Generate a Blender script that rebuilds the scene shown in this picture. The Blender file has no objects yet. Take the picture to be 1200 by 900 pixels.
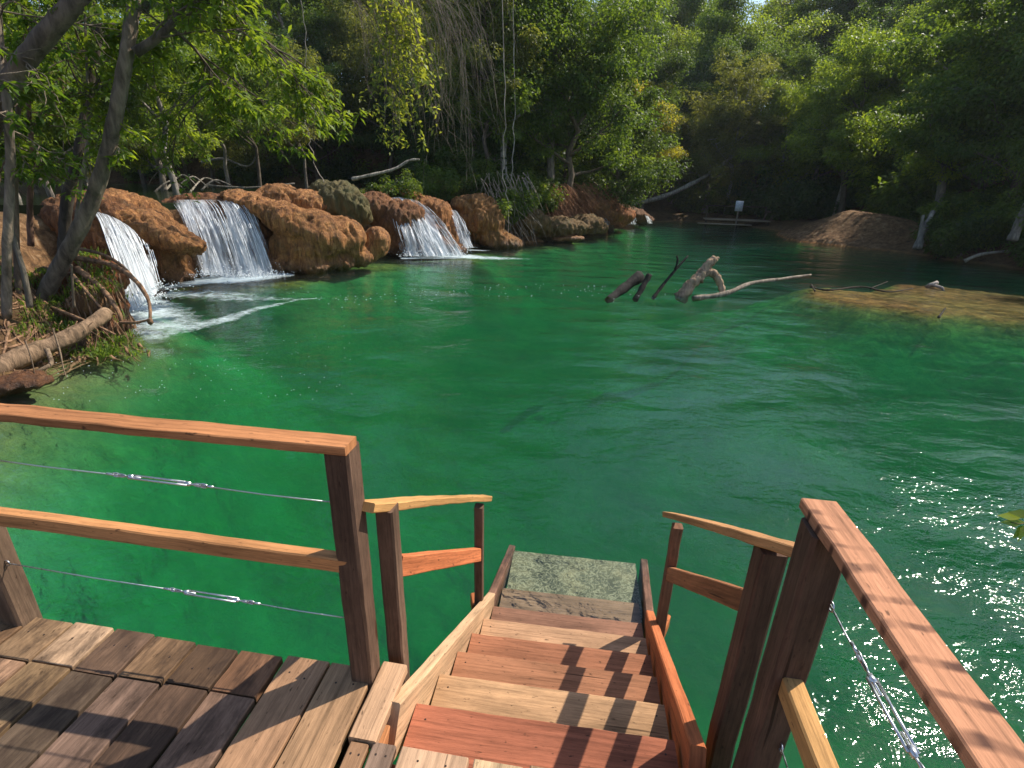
import bpy, bmesh, math, random
import numpy as np
from mathutils import Vector, Matrix, noise as mnoise
R = math.radians
rng = np.random.default_rng(11)
random.seed(5)
S = bpy.context.scene
C = S.collection

# ------------------------------------------------------------------ camera
CAMH = 2.55
CR = np.array([[0.99965392, 0.02630668, 0.0], [0.00965604, -0.36692956, 0.93019861], [0.02447044, -0.92987669, -0.36705659]])
def ray(px, py): return CR @ np.array([(px - 600) / 600., (py - 450) / 600., 1.])
def at(px, py, Y):            # the point at forward distance Y in that bearing of the survey photo
    d = ray(px, py); return Vector(np.array([0, 0, CAMH]) + d * (Y / d[1]))
def on(px, py, z):            # the point of the level z in that bearing
    d = ray(px, py); return Vector(np.array([0, 0, CAMH]) + d * ((z - CAMH) / d[2]))
cd = bpy.data.cameras.new('camera'); cam = bpy.data.objects.new('camera', cd); C.objects.link(cam); S.camera = cam
cd.sensor_width = 36; cd.lens = 18; cd.clip_start = .02; cd.clip_end = 600
M4 = Matrix.Identity(4)
for i in range(3):
    M4[i][0] = CR[i, 0]; M4[i][1] = -CR[i, 1]; M4[i][2] = -CR[i, 2]
M4[2][3] = CAMH
cam.matrix_world = M4

# ------------------------------------------------------------------ light
SUN_AZ, SUN_EL = 60., 46.
w = bpy.data.worlds.new('World'); S.world = w; w.use_nodes = True
nt = w.node_tree; bg = nt.nodes['Background']; sky = nt.nodes.new('ShaderNodeTexSky'); sky.sky_type = 'NISHITA'
sky.sun_disc = False; sky.sun_elevation = R(SUN_EL); sky.sun_rotation = R(SUN_AZ); sky.air_density = 1.0; sky.dust_density = .6
nt.links.new(sky.outputs[0], bg.inputs[0]); bg.inputs[1].default_value = .15
sl = bpy.data.lights.new('sun', 'SUN'); so = bpy.data.objects.new('sun', sl); C.objects.link(so)
sl.energy = 5.0; sl.angle = R(.5); sl.color = (1, .93, .82)
sd = Vector((math.sin(R(SUN_AZ)) * math.cos(R(SUN_EL)), math.cos(R(SUN_AZ)) * math.cos(R(SUN_EL)), math.sin(R(SUN_EL))))
so.rotation_euler = sd.to_track_quat('Z', 'Y').to_euler(); so.location = sd * 60
vs = S.view_settings; vs.view_transform = 'Standard'; vs.look = 'None'; vs.gamma = 1; vs.exposure = 0.42; vs.use_curve_mapping = False
S.render.engine = 'CYCLES'
cy = S.cycles; cy.use_denoising = True
try: cy.denoiser = 'OPENIMAGEDENOISE'
except Exception: pass
cy.max_bounces = 7; cy.diffuse_bounces = 2; cy.glossy_bounces = 2; cy.transmission_bounces = 3; cy.transparent_max_bounces = 10; cy.volume_bounces = 1
cy.caustics_reflective = False; cy.caustics_refractive = False; cy.sample_clamp_indirect = 4.0; cy.sample_clamp_direct = 0

# ------------------------------------------------------------------ materials
def mat(name):
    m = bpy.data.materials.new(name); m.use_nodes = True
    return m, m.node_tree.nodes, m.node_tree.links, m.node_tree.nodes['Principled BSDF']
def N(nodes, t, **kw):
    n = nodes.new('ShaderNode' + t)
    for k, v in kw.items(): setattr(n, k, v)
    return n
def ramp(nodes, stops):
    r = nodes.new('ShaderNodeValToRGB'); e = r.color_ramp.elements
    while len(e) > 1: e.remove(e[-1])
    e[0].position = stops[0][0]; e[0].color = (*stops[0][1], 1) if len(stops[0][1]) == 3 else stops[0][1]
    for p, c in stops[1:]:
        k = e.new(p); k.color = (*c, 1)
    return r
def g(v): return (v, v, v)
def noise_n(nodes, links, vec, scale, detail=4, rough=.55, dist=0.):
    n = N(nodes, 'TexNoise'); n.inputs['Scale'].default_value = scale; n.inputs['Detail'].default_value = detail
    n.inputs['Roughness'].default_value = rough; n.inputs['Distortion'].default_value = dist
    if vec is not None: links.new(vec, n.inputs['Vector'])
    return n
def mapping(nodes, links, vec, scale, loc=(0, 0, 0), rot=(0, 0, 0)):
    m = N(nodes, 'Mapping'); m.inputs['Scale'].default_value = scale; m.inputs['Location'].default_value = loc; m.inputs['Rotation'].default_value = rot
    links.new(vec, m.inputs['Vector']); return m.outputs[0]
def mixc(nodes, links, fac, a, b, mode='MIX'):
    n = N(nodes, 'Mix', data_type='RGBA', blend_type=mode)
    for sock, v in ((n.inputs[0], fac), (n.inputs[6], a), (n.inputs[7], b)):
        if isinstance(v, (int, float)): sock.default_value = v
        elif isinstance(v, tuple): sock.default_value = (*v, 1)
        else: links.new(v, sock)
    return n.outputs[2]
def math_n(nodes, links, op, a, b=None, c=None):
    n = N(nodes, 'Math', operation=op)
    for i, v in enumerate((a, b, c)):
        if v is None: continue
        if isinstance(v, (int, float)): n.inputs[i].default_value = v
        else: links.new(v, n.inputs[i])
    return n.outputs[0]
def bump(nodes, links, h, strength, dist, p, prev=None):
    b = N(nodes, 'Bump'); b.inputs['Strength'].default_value = strength; b.inputs['Distance'].default_value = dist
    links.new(h, b.inputs['Height'])
    if prev is not None: links.new(prev, b.inputs['Normal'])
    if p is not None: links.new(b.outputs[0], p.inputs['Normal'])
    return b.outputs[0]

def wood_material(name, saw=False):
    m, n, l, p = mat(name)
    uv = N(n, 'UVMap').outputs[0]
    tint = N(n, 'Attribute', attribute_name='tint').outputs['Color']
    wear = N(n, 'Attribute', attribute_name='wear').outputs['Fac']
    grain = noise_n(n, l, mapping(n, l, uv, (2.6, 85, 1)), 1.0, 8, .72, .25)
    rings = noise_n(n, l, mapping(n, l, uv, (1.1, 12, 1)), 1.0, 6, .62, .5)
    fine = noise_n(n, l, mapping(n, l, uv, (26, 330, 1)), 1.0, 4, .7)
    blot = noise_n(n, l, mapping(n, l, uv, (5, 11, 1)), 1.0, 8, .7, .4)
    gr = ramp(n, [(.3, g(.5)), (.5, g(1.0)), (.72, g(1.28))]); l.new(grain.outputs[0], gr.inputs[0])
    rr = ramp(n, [(.32, g(.68)), (.5, g(1.0)), (.7, g(1.2))]); l.new(rings.outputs[0], rr.inputs[0])
    c = mixc(n, l, 1.0, tint, gr.outputs[0], 'MULTIPLY'); c = mixc(n, l, .9, c, rr.outputs[0], 'MULTIPLY')
    fr = ramp(n, [(.3, g(.7)), (.55, g(1.05))]); l.new(fine.outputs[0], fr.inputs[0]); c = mixc(n, l, .7, c, fr.outputs[0], 'MULTIPLY')
    # worn, greyed and dirty blotches
    br = ramp(n, [(.40, g(0)), (.62, g(1))]); l.new(blot.outputs[0], br.inputs[0])
    c = mixc(n, l, math_n(n, l, 'MULTIPLY', br.outputs[0], wear), c, (.040, .026, .019))
    # knots
    vk = N(n, 'TexVoronoi'); l.new(mapping(n, l, uv, (2.1, 6.5, 1)), vk.inputs['Vector']); vk.inputs['Scale'].default_value = 1.0
    kr = ramp(n, [(.0, g(1)), (.07, g(.85)), (.13, g(0))]); l.new(vk.outputs['Distance'], kr.inputs[0])
    kk = N(n, 'SeparateColor'); l.new(vk.outputs['Color'], kk.inputs[0])
    ks = math_n(n, l, 'GREATER_THAN', kk.outputs[0], .62)
    c = mixc(n, l, math_n(n, l, 'MULTIPLY', kr.outputs[0], ks), c, (.05, .022, .012))
    pit = noise_n(n, l, mapping(n, l, uv, (22, 60, 1)), 1.0, 3, .6); pr = ramp(n, [(.0, g(1)), (.30, g(1)), (.36, g(0))]); l.new(pit.outputs[0], pr.inputs[0])
    c = mixc(n, l, math_n(n, l, 'MULTIPLY', pr.outputs[0], .7), c, (.045, .026, .016))
    lg = noise_n(n, l, mapping(n, l, uv, (1.3, 3.5, 1)), 1.0, 4, .6); lr = ramp(n, [(.3, g(.72)), (.7, g(1.25))]); l.new(lg.outputs[0], lr.inputs[0]); c = mixc(n, l, 1, c, lr.outputs[0], 'MULTIPLY')
    # splits along the grain
    cr = noise_n(n, l, mapping(n, l, uv, (.8, 30, 1), (3, 9, 0)), 1.0, 2, .4)
    crr = ramp(n, [(.0, g(1)), (.27, g(1)), (.3, g(0))]); l.new(cr.outputs[0], crr.inputs[0])
    c = mixc(n, l, math_n(n, l, 'MULTIPLY', crr.outputs[0], .8), c, (.03, .018, .012))
    if saw:
        wv = N(n, 'TexWave', wave_type='BANDS', bands_direction='X'); wv.inputs['Scale'].default_value = 4.6; wv.inputs['Distortion'].default_value = 3.5
        wv.inputs['Detail'].default_value = 2; wv.inputs['Detail Scale'].default_value = 1.5; l.new(mapping(n, l, uv, (1, 1, 1)), wv.inputs[0])
        sr = ramp(n, [(.72, g(0)), (.95, g(1))]); l.new(wv.outputs[1], sr.inputs[0])
        nz = noise_n(n, l, mapping(n, l, uv, (2, 14, 1)), 1.0, 2); nr = ramp(n, [(.38, g(0)), (.58, g(1))]); l.new(nz.outputs[0], nr.inputs[0])
        c = mixc(n, l, math_n(n, l, 'MULTIPLY', math_n(n, l, 'MULTIPLY', sr.outputs[0], nr.outputs[0]), .95), c, (.085, .04, .028))
    hs = N(n, 'HueSaturation'); hs.inputs['Saturation'].default_value = 1.03; l.new(c, hs.inputs['Color']); l.new(hs.outputs[0], p.inputs['Base Color']); p.inputs['Roughness'].default_value = .78; p.inputs['Specular IOR Level'].default_value = .12
    b1 = bump(n, l, grain.outputs[0], .35, .004, None); b2 = bump(n, l, fine.outputs[0], .25, .002, None, b1)
    b3 = bump(n, l, math_n(n, l, 'MULTIPLY', crr.outputs[0], -1), .5, .004, p, b2)
    return m
WOOD = wood_material('timber'); WOOD_SAW = wood_material('sawn timber', True)

def metal_material():
    m, n, l, p = mat('galvanised steel'); p.inputs['Metallic'].default_value = 1; p.inputs['Base Color'].default_value = (.62, .63, .64, 1)
    nz = noise_n(n, l, N(n, 'TexCoord').outputs['Object'], 60, 3); rr = ramp(n, [(.3, g(.25)), (.7, g(.5))]); l.new(nz.outputs[0], rr.inputs[0]); l.new(rr.outputs[0], p.inputs['Roughness'])
    return m
STEEL = metal_material()

def leaf_material():
    m, n, l, p = mat('leaf')
    oi = N(n, 'ObjectInfo'); var = N(n, 'Attribute', attribute_name='var').outputs['Fac']
    hs = N(n, 'HueSaturation'); l.new(oi.outputs['Color'], hs.inputs['Color'])
    l.new(math_n(n, l, 'MULTIPLY_ADD', var, .9, .55), hs.inputs['Value'])
    l.new(math_n(n, l, 'MULTIPLY_ADD', var, -.045, .522), hs.inputs['Hue'])
    l.new(hs.outputs[0], p.inputs['Base Color']); p.inputs['Roughness'].default_value = .5; p.inputs['Specular IOR Level'].default_value = .3
    tr = N(n, 'BsdfTranslucent'); c = mixc(n, l, 1.0, hs.outputs[0], (2.3, 2.1, .75), 'MULTIPLY'); l.new(c, tr.inputs[0])
    mx = N(n, 'MixShader'); mx.inputs[0].default_value = .48; l.new(p.outputs[0], mx.inputs[1]); l.new(tr.outputs[0], mx.inputs[2])
    l.new(mx.outputs[0], n['Material Output'].inputs[0]); return m
LEAF = leaf_material()

def bark_material():
    m, n, l, p = mat('bark'); oi = N(n, 'ObjectInfo'); ob = N(n, 'TexCoord').outputs['Object']
    a = noise_n(n, l, mapping(n, l, ob, (9, 9, 2.2)), 1, 6, .65, .4); b = noise_n(n, l, ob, 2.2, 4, .6)
    ar = ramp(n, [(.3, g(.28)), (.5, g(.85)), (.58, g(1.1)), (.75, g(1.6))]); l.new(a.outputs[0], ar.inputs[0])
    c = mixc(n, l, 1, oi.outputs['Color'], ar.outputs[0], 'MULTIPLY')
    br = ramp(n, [(.5, g(0)), (.62, g(1))]); l.new(b.outputs[0], br.inputs[0])
    c = mixc(n, l, math_n(n, l, 'MULTIPLY', br.outputs[0], .3), c, mixc(n, l, 1, c, (1.7, 1.7, 1.6), 'MULTIPLY'))
    mo = noise_n(n, l, ob, 3.4, 5, .7); mr = ramp(n, [(.58, g(0)), (.68, g(1))]); l.new(mo.outputs[0], mr.inputs[0])
    c = mixc(n, l, math_n(n, l, 'MULTIPLY', mr.outputs[0], .35), c, (.055, .065, .022))
    l.new(c, p.inputs['Base Color']); p.inputs['Roughness'].default_value = .85; p.inputs['Specular IOR Level'].default_value = .2
    bump(n, l, a.outputs[0], 1, .05, p); return m
BARK = bark_material()

def rock_material():
    m, n, l, p = mat('travertine'); ge = N(n, 'NewGeometry'); pos = ge.outputs['Position']; oi = N(n, 'ObjectInfo')
    st = noise_n(n, l, mapping(n, l, pos, (11, 11, 1.5)), 1, 8, .7, .9); big = noise_n(n, l, pos, 1.1, 4, .6); fine = noise_n(n, l, pos, 26, 5, .7)
    cr = ramp(n, [(.30, (.06, .026, .011)), (.43, (.34, .135, .038)), (.56, (.60, .26, .075)), (.74, (.74, .44, .19))]); l.new(st.outputs[0], cr.inputs[0])
    c = mixc(n, l, 1, cr.outputs[0], oi.outputs['Color'], 'MULTIPLY')
    b2 = ramp(n, [(.4, g(0)), (.62, g(1))]); l.new(big.outputs[0], b2.inputs[0]); c = mixc(n, l, math_n(n, l, 'MULTIPLY', b2.outputs[0], .4), c, (.22, .10, .035))
    fr = ramp(n, [(.35, g(.7)), (.6, g(1.1))]); l.new(fine.outputs[0], fr.inputs[0]); c = mixc(n, l, .8, c, fr.outputs[0], 'MULTIPLY')
    # algae and moss where rock faces up in patches, wet dark band by the waterline
    sp = N(n, 'SeparateXYZ'); l.new(pos, sp.inputs[0])
    ck = N(n, 'TexVoronoi', feature='DISTANCE_TO_EDGE'); ck.inputs['Scale'].default_value = 1.5; l.new(mixc(n, l, .25, pos, noise_n(n, l, pos, 2.5, 4).outputs['Color']), ck.inputs['Vector']); ckr = ramp(n, [(0, g(1)), (.025, g(.6)), (.07, g(0))]); l.new(ck.outputs['Distance'], ckr.inputs[0]); c = mixc(n, l, math_n(n, l, 'MULTIPLY', ckr.outputs[0], .35), c, (.06, .02, .01))
    mo = noise_n(n, l, pos, 1.9, 7, .72); mr = ramp(n, [(.52, g(0)), (.62, g(1))]); l.new(mo.outputs[0], mr.inputs[0])
    mossy = N(n, 'Attribute', attribute_name='moss').outputs['Fac']
    c = mixc(n, l, math_n(n, l, 'MULTIPLY', mr.outputs[0], math_n(n, l, 'MULTIPLY_ADD', mossy, .6, .25)), c, (.07, .075, .02))
    c = mixc(n, l, mossy, c, mixc(n, l, st.outputs[0], (.03, .045, .01), (.16, .15, .05)))
    wz = math_n(n, l, 'ADD', sp.outputs[2], math_n(n, l, 'MULTIPLY', big.outputs[0], .5)); wr = ramp(n, [(.28, g(1)), (.62, g(0))]); l.new(wz, wr.inputs[0])
    c = mixc(n, l, math_n(n, l, 'MULTIPLY', wr.outputs[0], .72), c, (.035, .022, .012))
    l.new(c, p.inputs['Base Color'])
    rr = ramp(n, [(0, g(.8)), (1, g(.35))]); l.new(wr.outputs[0], rr.inputs[0]); l.new(rr.outputs[0], p.inputs['Roughness'])
    b0 = bump(n, l, math_n(n, l, 'MULTIPLY', ckr.outputs[0], -1), .25, .05, None); b1 = bump(n, l, st.outputs[0], 1, .14, None, b0); bump(n, l, fine.outputs[0], .8, .035, p, b1); return m
ROCK = rock_material()

def ground_material():
    m, n, l, p = mat('forest ground'); pos = N(n, 'NewGeometry').outputs['Position']; sp = N(n, 'SeparateXYZ'); l.new(pos, sp.inputs[0])
    a = noise_n(n, l, pos, 1.4, 6, .65); f = noise_n(n, l, pos, 17, 6, .7); lit = N(n, 'TexVoronoi'); lit.inputs['Scale'].default_value = 9; l.new(pos, lit.inputs['Vector'])
    soil = ramp(n, [(.3, (.035, .022, .013)), (.5, (.085, .05, .026)), (.7, (.17, .10, .05))]); l.new(a.outputs[0], soil.inputs[0])
    lc = ramp(n, [(0, (.05, .03, .015)), (.4, (.16, .085, .035)), (.75, (.24, .15, .07)), (1, (.09, .08, .03))])
    sc = N(n, 'SeparateColor'); l.new(lit.outputs['Color'], sc.inputs[0]); l.new(sc.outputs[0], lc.inputs[0])
    fr = ramp(n, [(.4, g(0)), (.6, g(1))]); l.new(f.outputs[0], fr.inputs[0])
    c = mixc(n, l, math_n(n, l, 'MULTIPLY', fr.outputs[0], .7), soil.outputs[0], lc.outputs[0])
    sand = N(n, 'Attribute', attribute_name='sand').outputs['Fac']
    f2 = noise_n(n, l, pos, 4.5, 9, .72, .6); sandc = ramp(n, [(.33, (.05, .032, .02)), (.46, (.14, .075, .035)), (.56, (.27, .15, .07)), (.70, (.40, .30, .19))]); l.new(f2.outputs[0], sandc.inputs[0])
    c = mixc(n, l, sand, c, sandc.outputs[0])
    # pool bed: pale silt with weed patches
    bn = noise_n(n, l, pos, .55, 5, .6); bedc = ramp(n, [(.35, (.20, .18, .07)), (.5, (.36, .27, .12)), (.65, (.48, .36, .18))]); l.new(bn.outputs[0], bedc.inputs[0])
    silt = mixc(n, l, math_n(n, l, 'MULTIPLY_ADD', sand, .6, .2), bedc.outputs[0], mixc(n, l, 1, sandc.outputs[0], (2.9, 1.75, .6), 'MULTIPLY'))
    uw = ramp(n, [(0, g(1)), (1, g(0))]); mr = N(n, 'MapRange'); mr.inputs[1].default_value = -.12; mr.inputs[2].default_value = .08; l.new(sp.outputs[2], mr.inputs[0]); l.new(mr.outputs[0], uw.inputs[0])
    c = mixc(n, l, uw.outputs[0], c, silt)
    l.new(c, p.inputs['Base Color']); p.inputs['Roughness'].default_value = .9; p.inputs['Specular IOR Level'].default_value = .15
    b1 = bump(n, l, f.outputs[0], .8, .06, None); bump(n, l, f2.outputs[0], .9, .05, p, b1); return m
GROUND = ground_material()

def water_material():
    m, n, l, p = mat('pool water'); n.remove(p); out = n['Material Output']; pos = N(n, 'NewGeometry').outputs['Position']
    sp = N(n, 'SeparateXYZ'); l.new(pos, sp.inputs[0])
    big = noise_n(n, l, mapping(n, l, pos, (.9, 1.3, 1), rot=(0, 0, .5)), 1.2, 3, .55, .4)
    mid = noise_n(n, l, mapping(n, l, pos, (1, 1.7, 1), rot=(0, 0, -.4)), 4.2, 4, .6, .5)
    fin = noise_n(n, l, mapping(n, l, pos, (1, 1.5, 1), rot=(0, 0, .2)), 13, 2, .5, .3)
    patch = noise_n(n, l, pos, .16, 2, .5)
    # wind-ruffled side to the right and centre, calmer by the deck and left bank
    mr = N(n, 'MapRange'); mr.inputs[1].default_value = -5; mr.inputs[2].default_value = 4; mr.inputs[3].default_value = .3; mr.inputs[4].default_value = .5; l.new(sp.outputs[0], mr.inputs[0])
    m2 = N(n, 'MapRange'); m2.inputs[1].default_value = .8; m2.inputs[2].default_value = 4.5; m2.inputs[3].default_value = 0; m2.inputs[4].default_value = .6; l.new(sp.outputs[0], m2.inputs[0])
    m3 = N(n, 'MapRange'); m3.inputs[1].default_value = 2.4; m3.inputs[2].default_value = 5.5; m3.inputs[3].default_value = 1; m3.inputs[4].default_value = 0; l.new(sp.outputs[1], m3.inputs[0])
    p2 = noise_n(n, l, mapping(n, l, pos, (1, 1.6, 1), rot=(0, 0, .4)), .75, 1, .4, .0); p2r = N(n, 'MapRange'); p2r.inputs[1].default_value = .36; p2r.inputs[2].default_value = .62; p2r.inputs[3].default_value = .35; p2r.inputs[4].default_value = 1.1; l.new(p2.outputs[0], p2r.inputs[0])
    m4 = N(n, 'MapRange'); m4.inputs[1].default_value = 6; m4.inputs[2].default_value = 9; m4.inputs[3].default_value = 1; m4.inputs[4].default_value = 1.0; l.new(sp.outputs[1], m4.inputs[0])
    amp = math_n(n, l, 'MULTIPLY', math_n(n, l, 'MULTIPLY_ADD', m2.outputs[0], m3.outputs[0], mr.outputs[0]), math_n(n, l, 'MULTIPLY_ADD', patch.outputs[0], 1.2, .4))
    h = math_n(n, l, 'ADD', math_n(n, l, 'MULTIPLY', big.outputs[0], 1.0), math_n(n, l, 'MULTIPLY', mid.outputs[0], .40))
    h = math_n(n, l, 'ADD', h, math_n(n, l, 'MULTIPLY', fin.outputs[0], .13)); h = math_n(n, l, 'MULTIPLY', h, math_n(n, l, 'MULTIPLY', amp, math_n(n, l, 'MULTIPLY', p2r.outputs[0], m4.outputs[0])))
    b = N(n, 'Bump'); b.inputs['Strength'].default_value = 1.0; b.inputs['Distance'].default_value = .088; l.new(h, b.inputs['Height'])
    gl = N(n, 'BsdfGlossy'); gl.inputs['Roughness'].default_value = .05; l.new(b.outputs[0], gl.inputs['Normal'])
    tr = N(n, 'BsdfTransparent'); fr = N(n, 'Fresnel'); fr.inputs['IOR'].default_value = 1.33; l.new(b.outputs[0], fr.inputs['Normal'])
    mx = N(n, 'MixShader'); l.new(fr.outputs[0], mx.inputs[0]); l.new(tr.outputs[0], mx.inputs[1]); l.new(gl.outputs[0], mx.inputs[2]); l.new(mx.outputs[0], out.inputs[0])
    SS = .043; SA = (1.1, .128, .31)
    va = N(n, 'VolumeAbsorption'); mxa = max(SA); va.inputs['Density'].default_value = mxa; va.inputs['Color'].default_value = (*[1 - s / mxa for s in SA], 1)
    vsn = N(n, 'VolumeScatter'); vsn.inputs['Density'].default_value = SS; vsn.inputs['Color'].default_value = (1, 1, 1, 1); vsn.inputs['Anisotropy'].default_value = 0
    ad = N(n, 'AddShader'); l.new(va.outputs[0], ad.inputs[0]); l.new(vsn.outputs[0], ad.inputs[1]); l.new(ad.outputs[0], out.inputs['Volume'])
    return m
WATER = water_material()
def river_material():
    m, n, l, p = mat('upper river water'); pos = N(n, 'NewGeometry').outputs['Position']
    p.inputs['Base Color'].default_value = (.016, .028, .012, 1); p.inputs['Roughness'].default_value = .06; p.inputs['IOR'].default_value = 1.33
    a = noise_n(n, l, mapping(n, l, pos, (1, 2.2, 1)), 2.2, 4, .6); bump(n, l, a.outputs[0], .6, .05, p); return m
RIVER = river_material()
def fall_material():
    m, n, l, p = mat('falling water'); uv = N(n, 'UVMap').outputs[0]; den = N(n, 'Attribute', attribute_name='dens').outputs['Fac']
    a = noise_n(n, l, mapping(n, l, uv, (11, .9, 1)), 1, 5, .62, .5); b = noise_n(n, l, mapping(n, l, uv, (42, 5, 1)), 1, 4, .7, .3)
    s = math_n(n, l, 'ADD', math_n(n, l, 'MULTIPLY', a.outputs[0], .72), math_n(n, l, 'MULTIPLY', b.outputs[0], .28))
    s = math_n(n, l, 'ADD', s, math_n(n, l, 'MULTIPLY_ADD', den, .46, -.22))
    r = ramp(n, [(.41, g(0)), (.54, g(.42)), (.72, g(.95))]); l.new(s, r.inputs[0])
    p.inputs['Base Color'].default_value = (.86, .91, .95, 1); p.inputs['Roughness'].default_value = .25
    tl = N(n, 'BsdfTranslucent'); tl.inputs[0].default_value = (.85, .92, .96, 1); mx0 = N(n, 'MixShader'); mx0.inputs[0].default_value = .4; l.new(p.outputs[0], mx0.inputs[1]); l.new(tl.outputs[0], mx0.inputs[2])
    t = N(n, 'BsdfTransparent'); mx = N(n, 'MixShader'); l.new(r.outputs[0], mx.inputs[0]); l.new(t.outputs[0], mx.inputs[1]); l.new(mx0.outputs[0], mx.inputs[2]); l.new(mx.outputs[0], n['Material Output'].inputs[0])
    bump(n, l, s, .8, .06, p); return m
FALL = fall_material()
def foam_material():
    m, n, l, p = mat('foam'); pos = N(n, 'NewGeometry').outputs['Position']; den = N(n, 'Attribute', attribute_name='dens').outputs['Fac']
    a = noise_n(n, l, mapping(n, l, pos, (1, 1.6, 1), rot=(0, 0, .5)), 2.6, 6, .68, 1.2); b = noise_n(n, l, pos, 14, 4, .7)
    s = math_n(n, l, 'ADD', math_n(n, l, 'MULTIPLY', a.outputs[0], .7), math_n(n, l, 'MULTIPLY', b.outputs[0], .3)); s = math_n(n, l, 'ADD', s, math_n(n, l, 'MULTIPLY_ADD', den, .62, -.33))
    r = ramp(n, [(.36, g(0)), (.52, g(.35)), (.66, g(.75)), (.85, g(.95))]); l.new(s, r.inputs[0])
    p.inputs['Base Color'].default_value = (.70, .82, .85, 1); p.inputs['Roughness'].default_value = .6
    t = N(n, 'BsdfTransparent'); mx = N(n, 'MixShader'); l.new(r.outputs[0], mx.inputs[0]); l.new(t.outputs[0], mx.inputs[1]); l.new(p.outputs[0], mx.inputs[2]); l.new(mx.outputs[0], n['Material Output'].inputs[0])
    bump(n, l, s, .5, .04, p); return m
FOAM = foam_material()
def plain(name, col, rough=.7, spec=.3):
    m, n, l, p = mat(name); a = noise_n(n, l, N(n, 'TexCoord').outputs['Object'], 9, 5, .6); r = ramp(n, [(.3, tuple(v * .75 for v in col)), (.7, tuple(min(1, v * 1.2) for v in col))]); l.new(a.outputs[0], r.inputs[0])
    l.new(r.outputs[0], p.inputs['Base Color']); p.inputs['Roughness'].default_value = rough; p.inputs['Specular IOR Level'].default_value = spec; return m
SPRAY = plain('spray', (.82, .87, .9), .3); NAIL = plain('rusty nail', (.035, .022, .016), .6); SIGN = plain('white board', (.62, .64, .68), .5)
def weed_caustics_material():
    m, n, l, p = mat('algae and painted caustics'); pos = N(n, 'NewGeometry').outputs['Position']
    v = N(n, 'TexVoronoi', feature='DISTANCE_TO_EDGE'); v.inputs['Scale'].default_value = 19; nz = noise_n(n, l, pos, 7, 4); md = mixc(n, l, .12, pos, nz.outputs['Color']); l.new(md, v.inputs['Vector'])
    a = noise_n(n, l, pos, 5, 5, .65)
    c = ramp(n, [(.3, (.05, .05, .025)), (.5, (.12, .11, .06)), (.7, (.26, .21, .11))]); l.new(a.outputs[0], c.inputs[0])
    w2 = noise_n(n, l, pos, 20, 2, .5, 1.6); caustic_web = ramp(n, [(0, g(1)), (.02, g(.7)), (.07, g(0))]); l.new(math_n(n, l, 'ABSOLUTE', math_n(n, l, 'SUBTRACT', w2.outputs[0], .5)), caustic_web.inputs[0])  # bright net of water caustics, painted as light over the algae mottling
    cc = mixc(n, l, math_n(n, l, 'MULTIPLY', caustic_web.outputs[0], .5), c.outputs[0], (.55, .48, .3))
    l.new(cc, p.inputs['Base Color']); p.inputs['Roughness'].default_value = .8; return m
WEED_CAUSTICS = weed_caustics_material()

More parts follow.
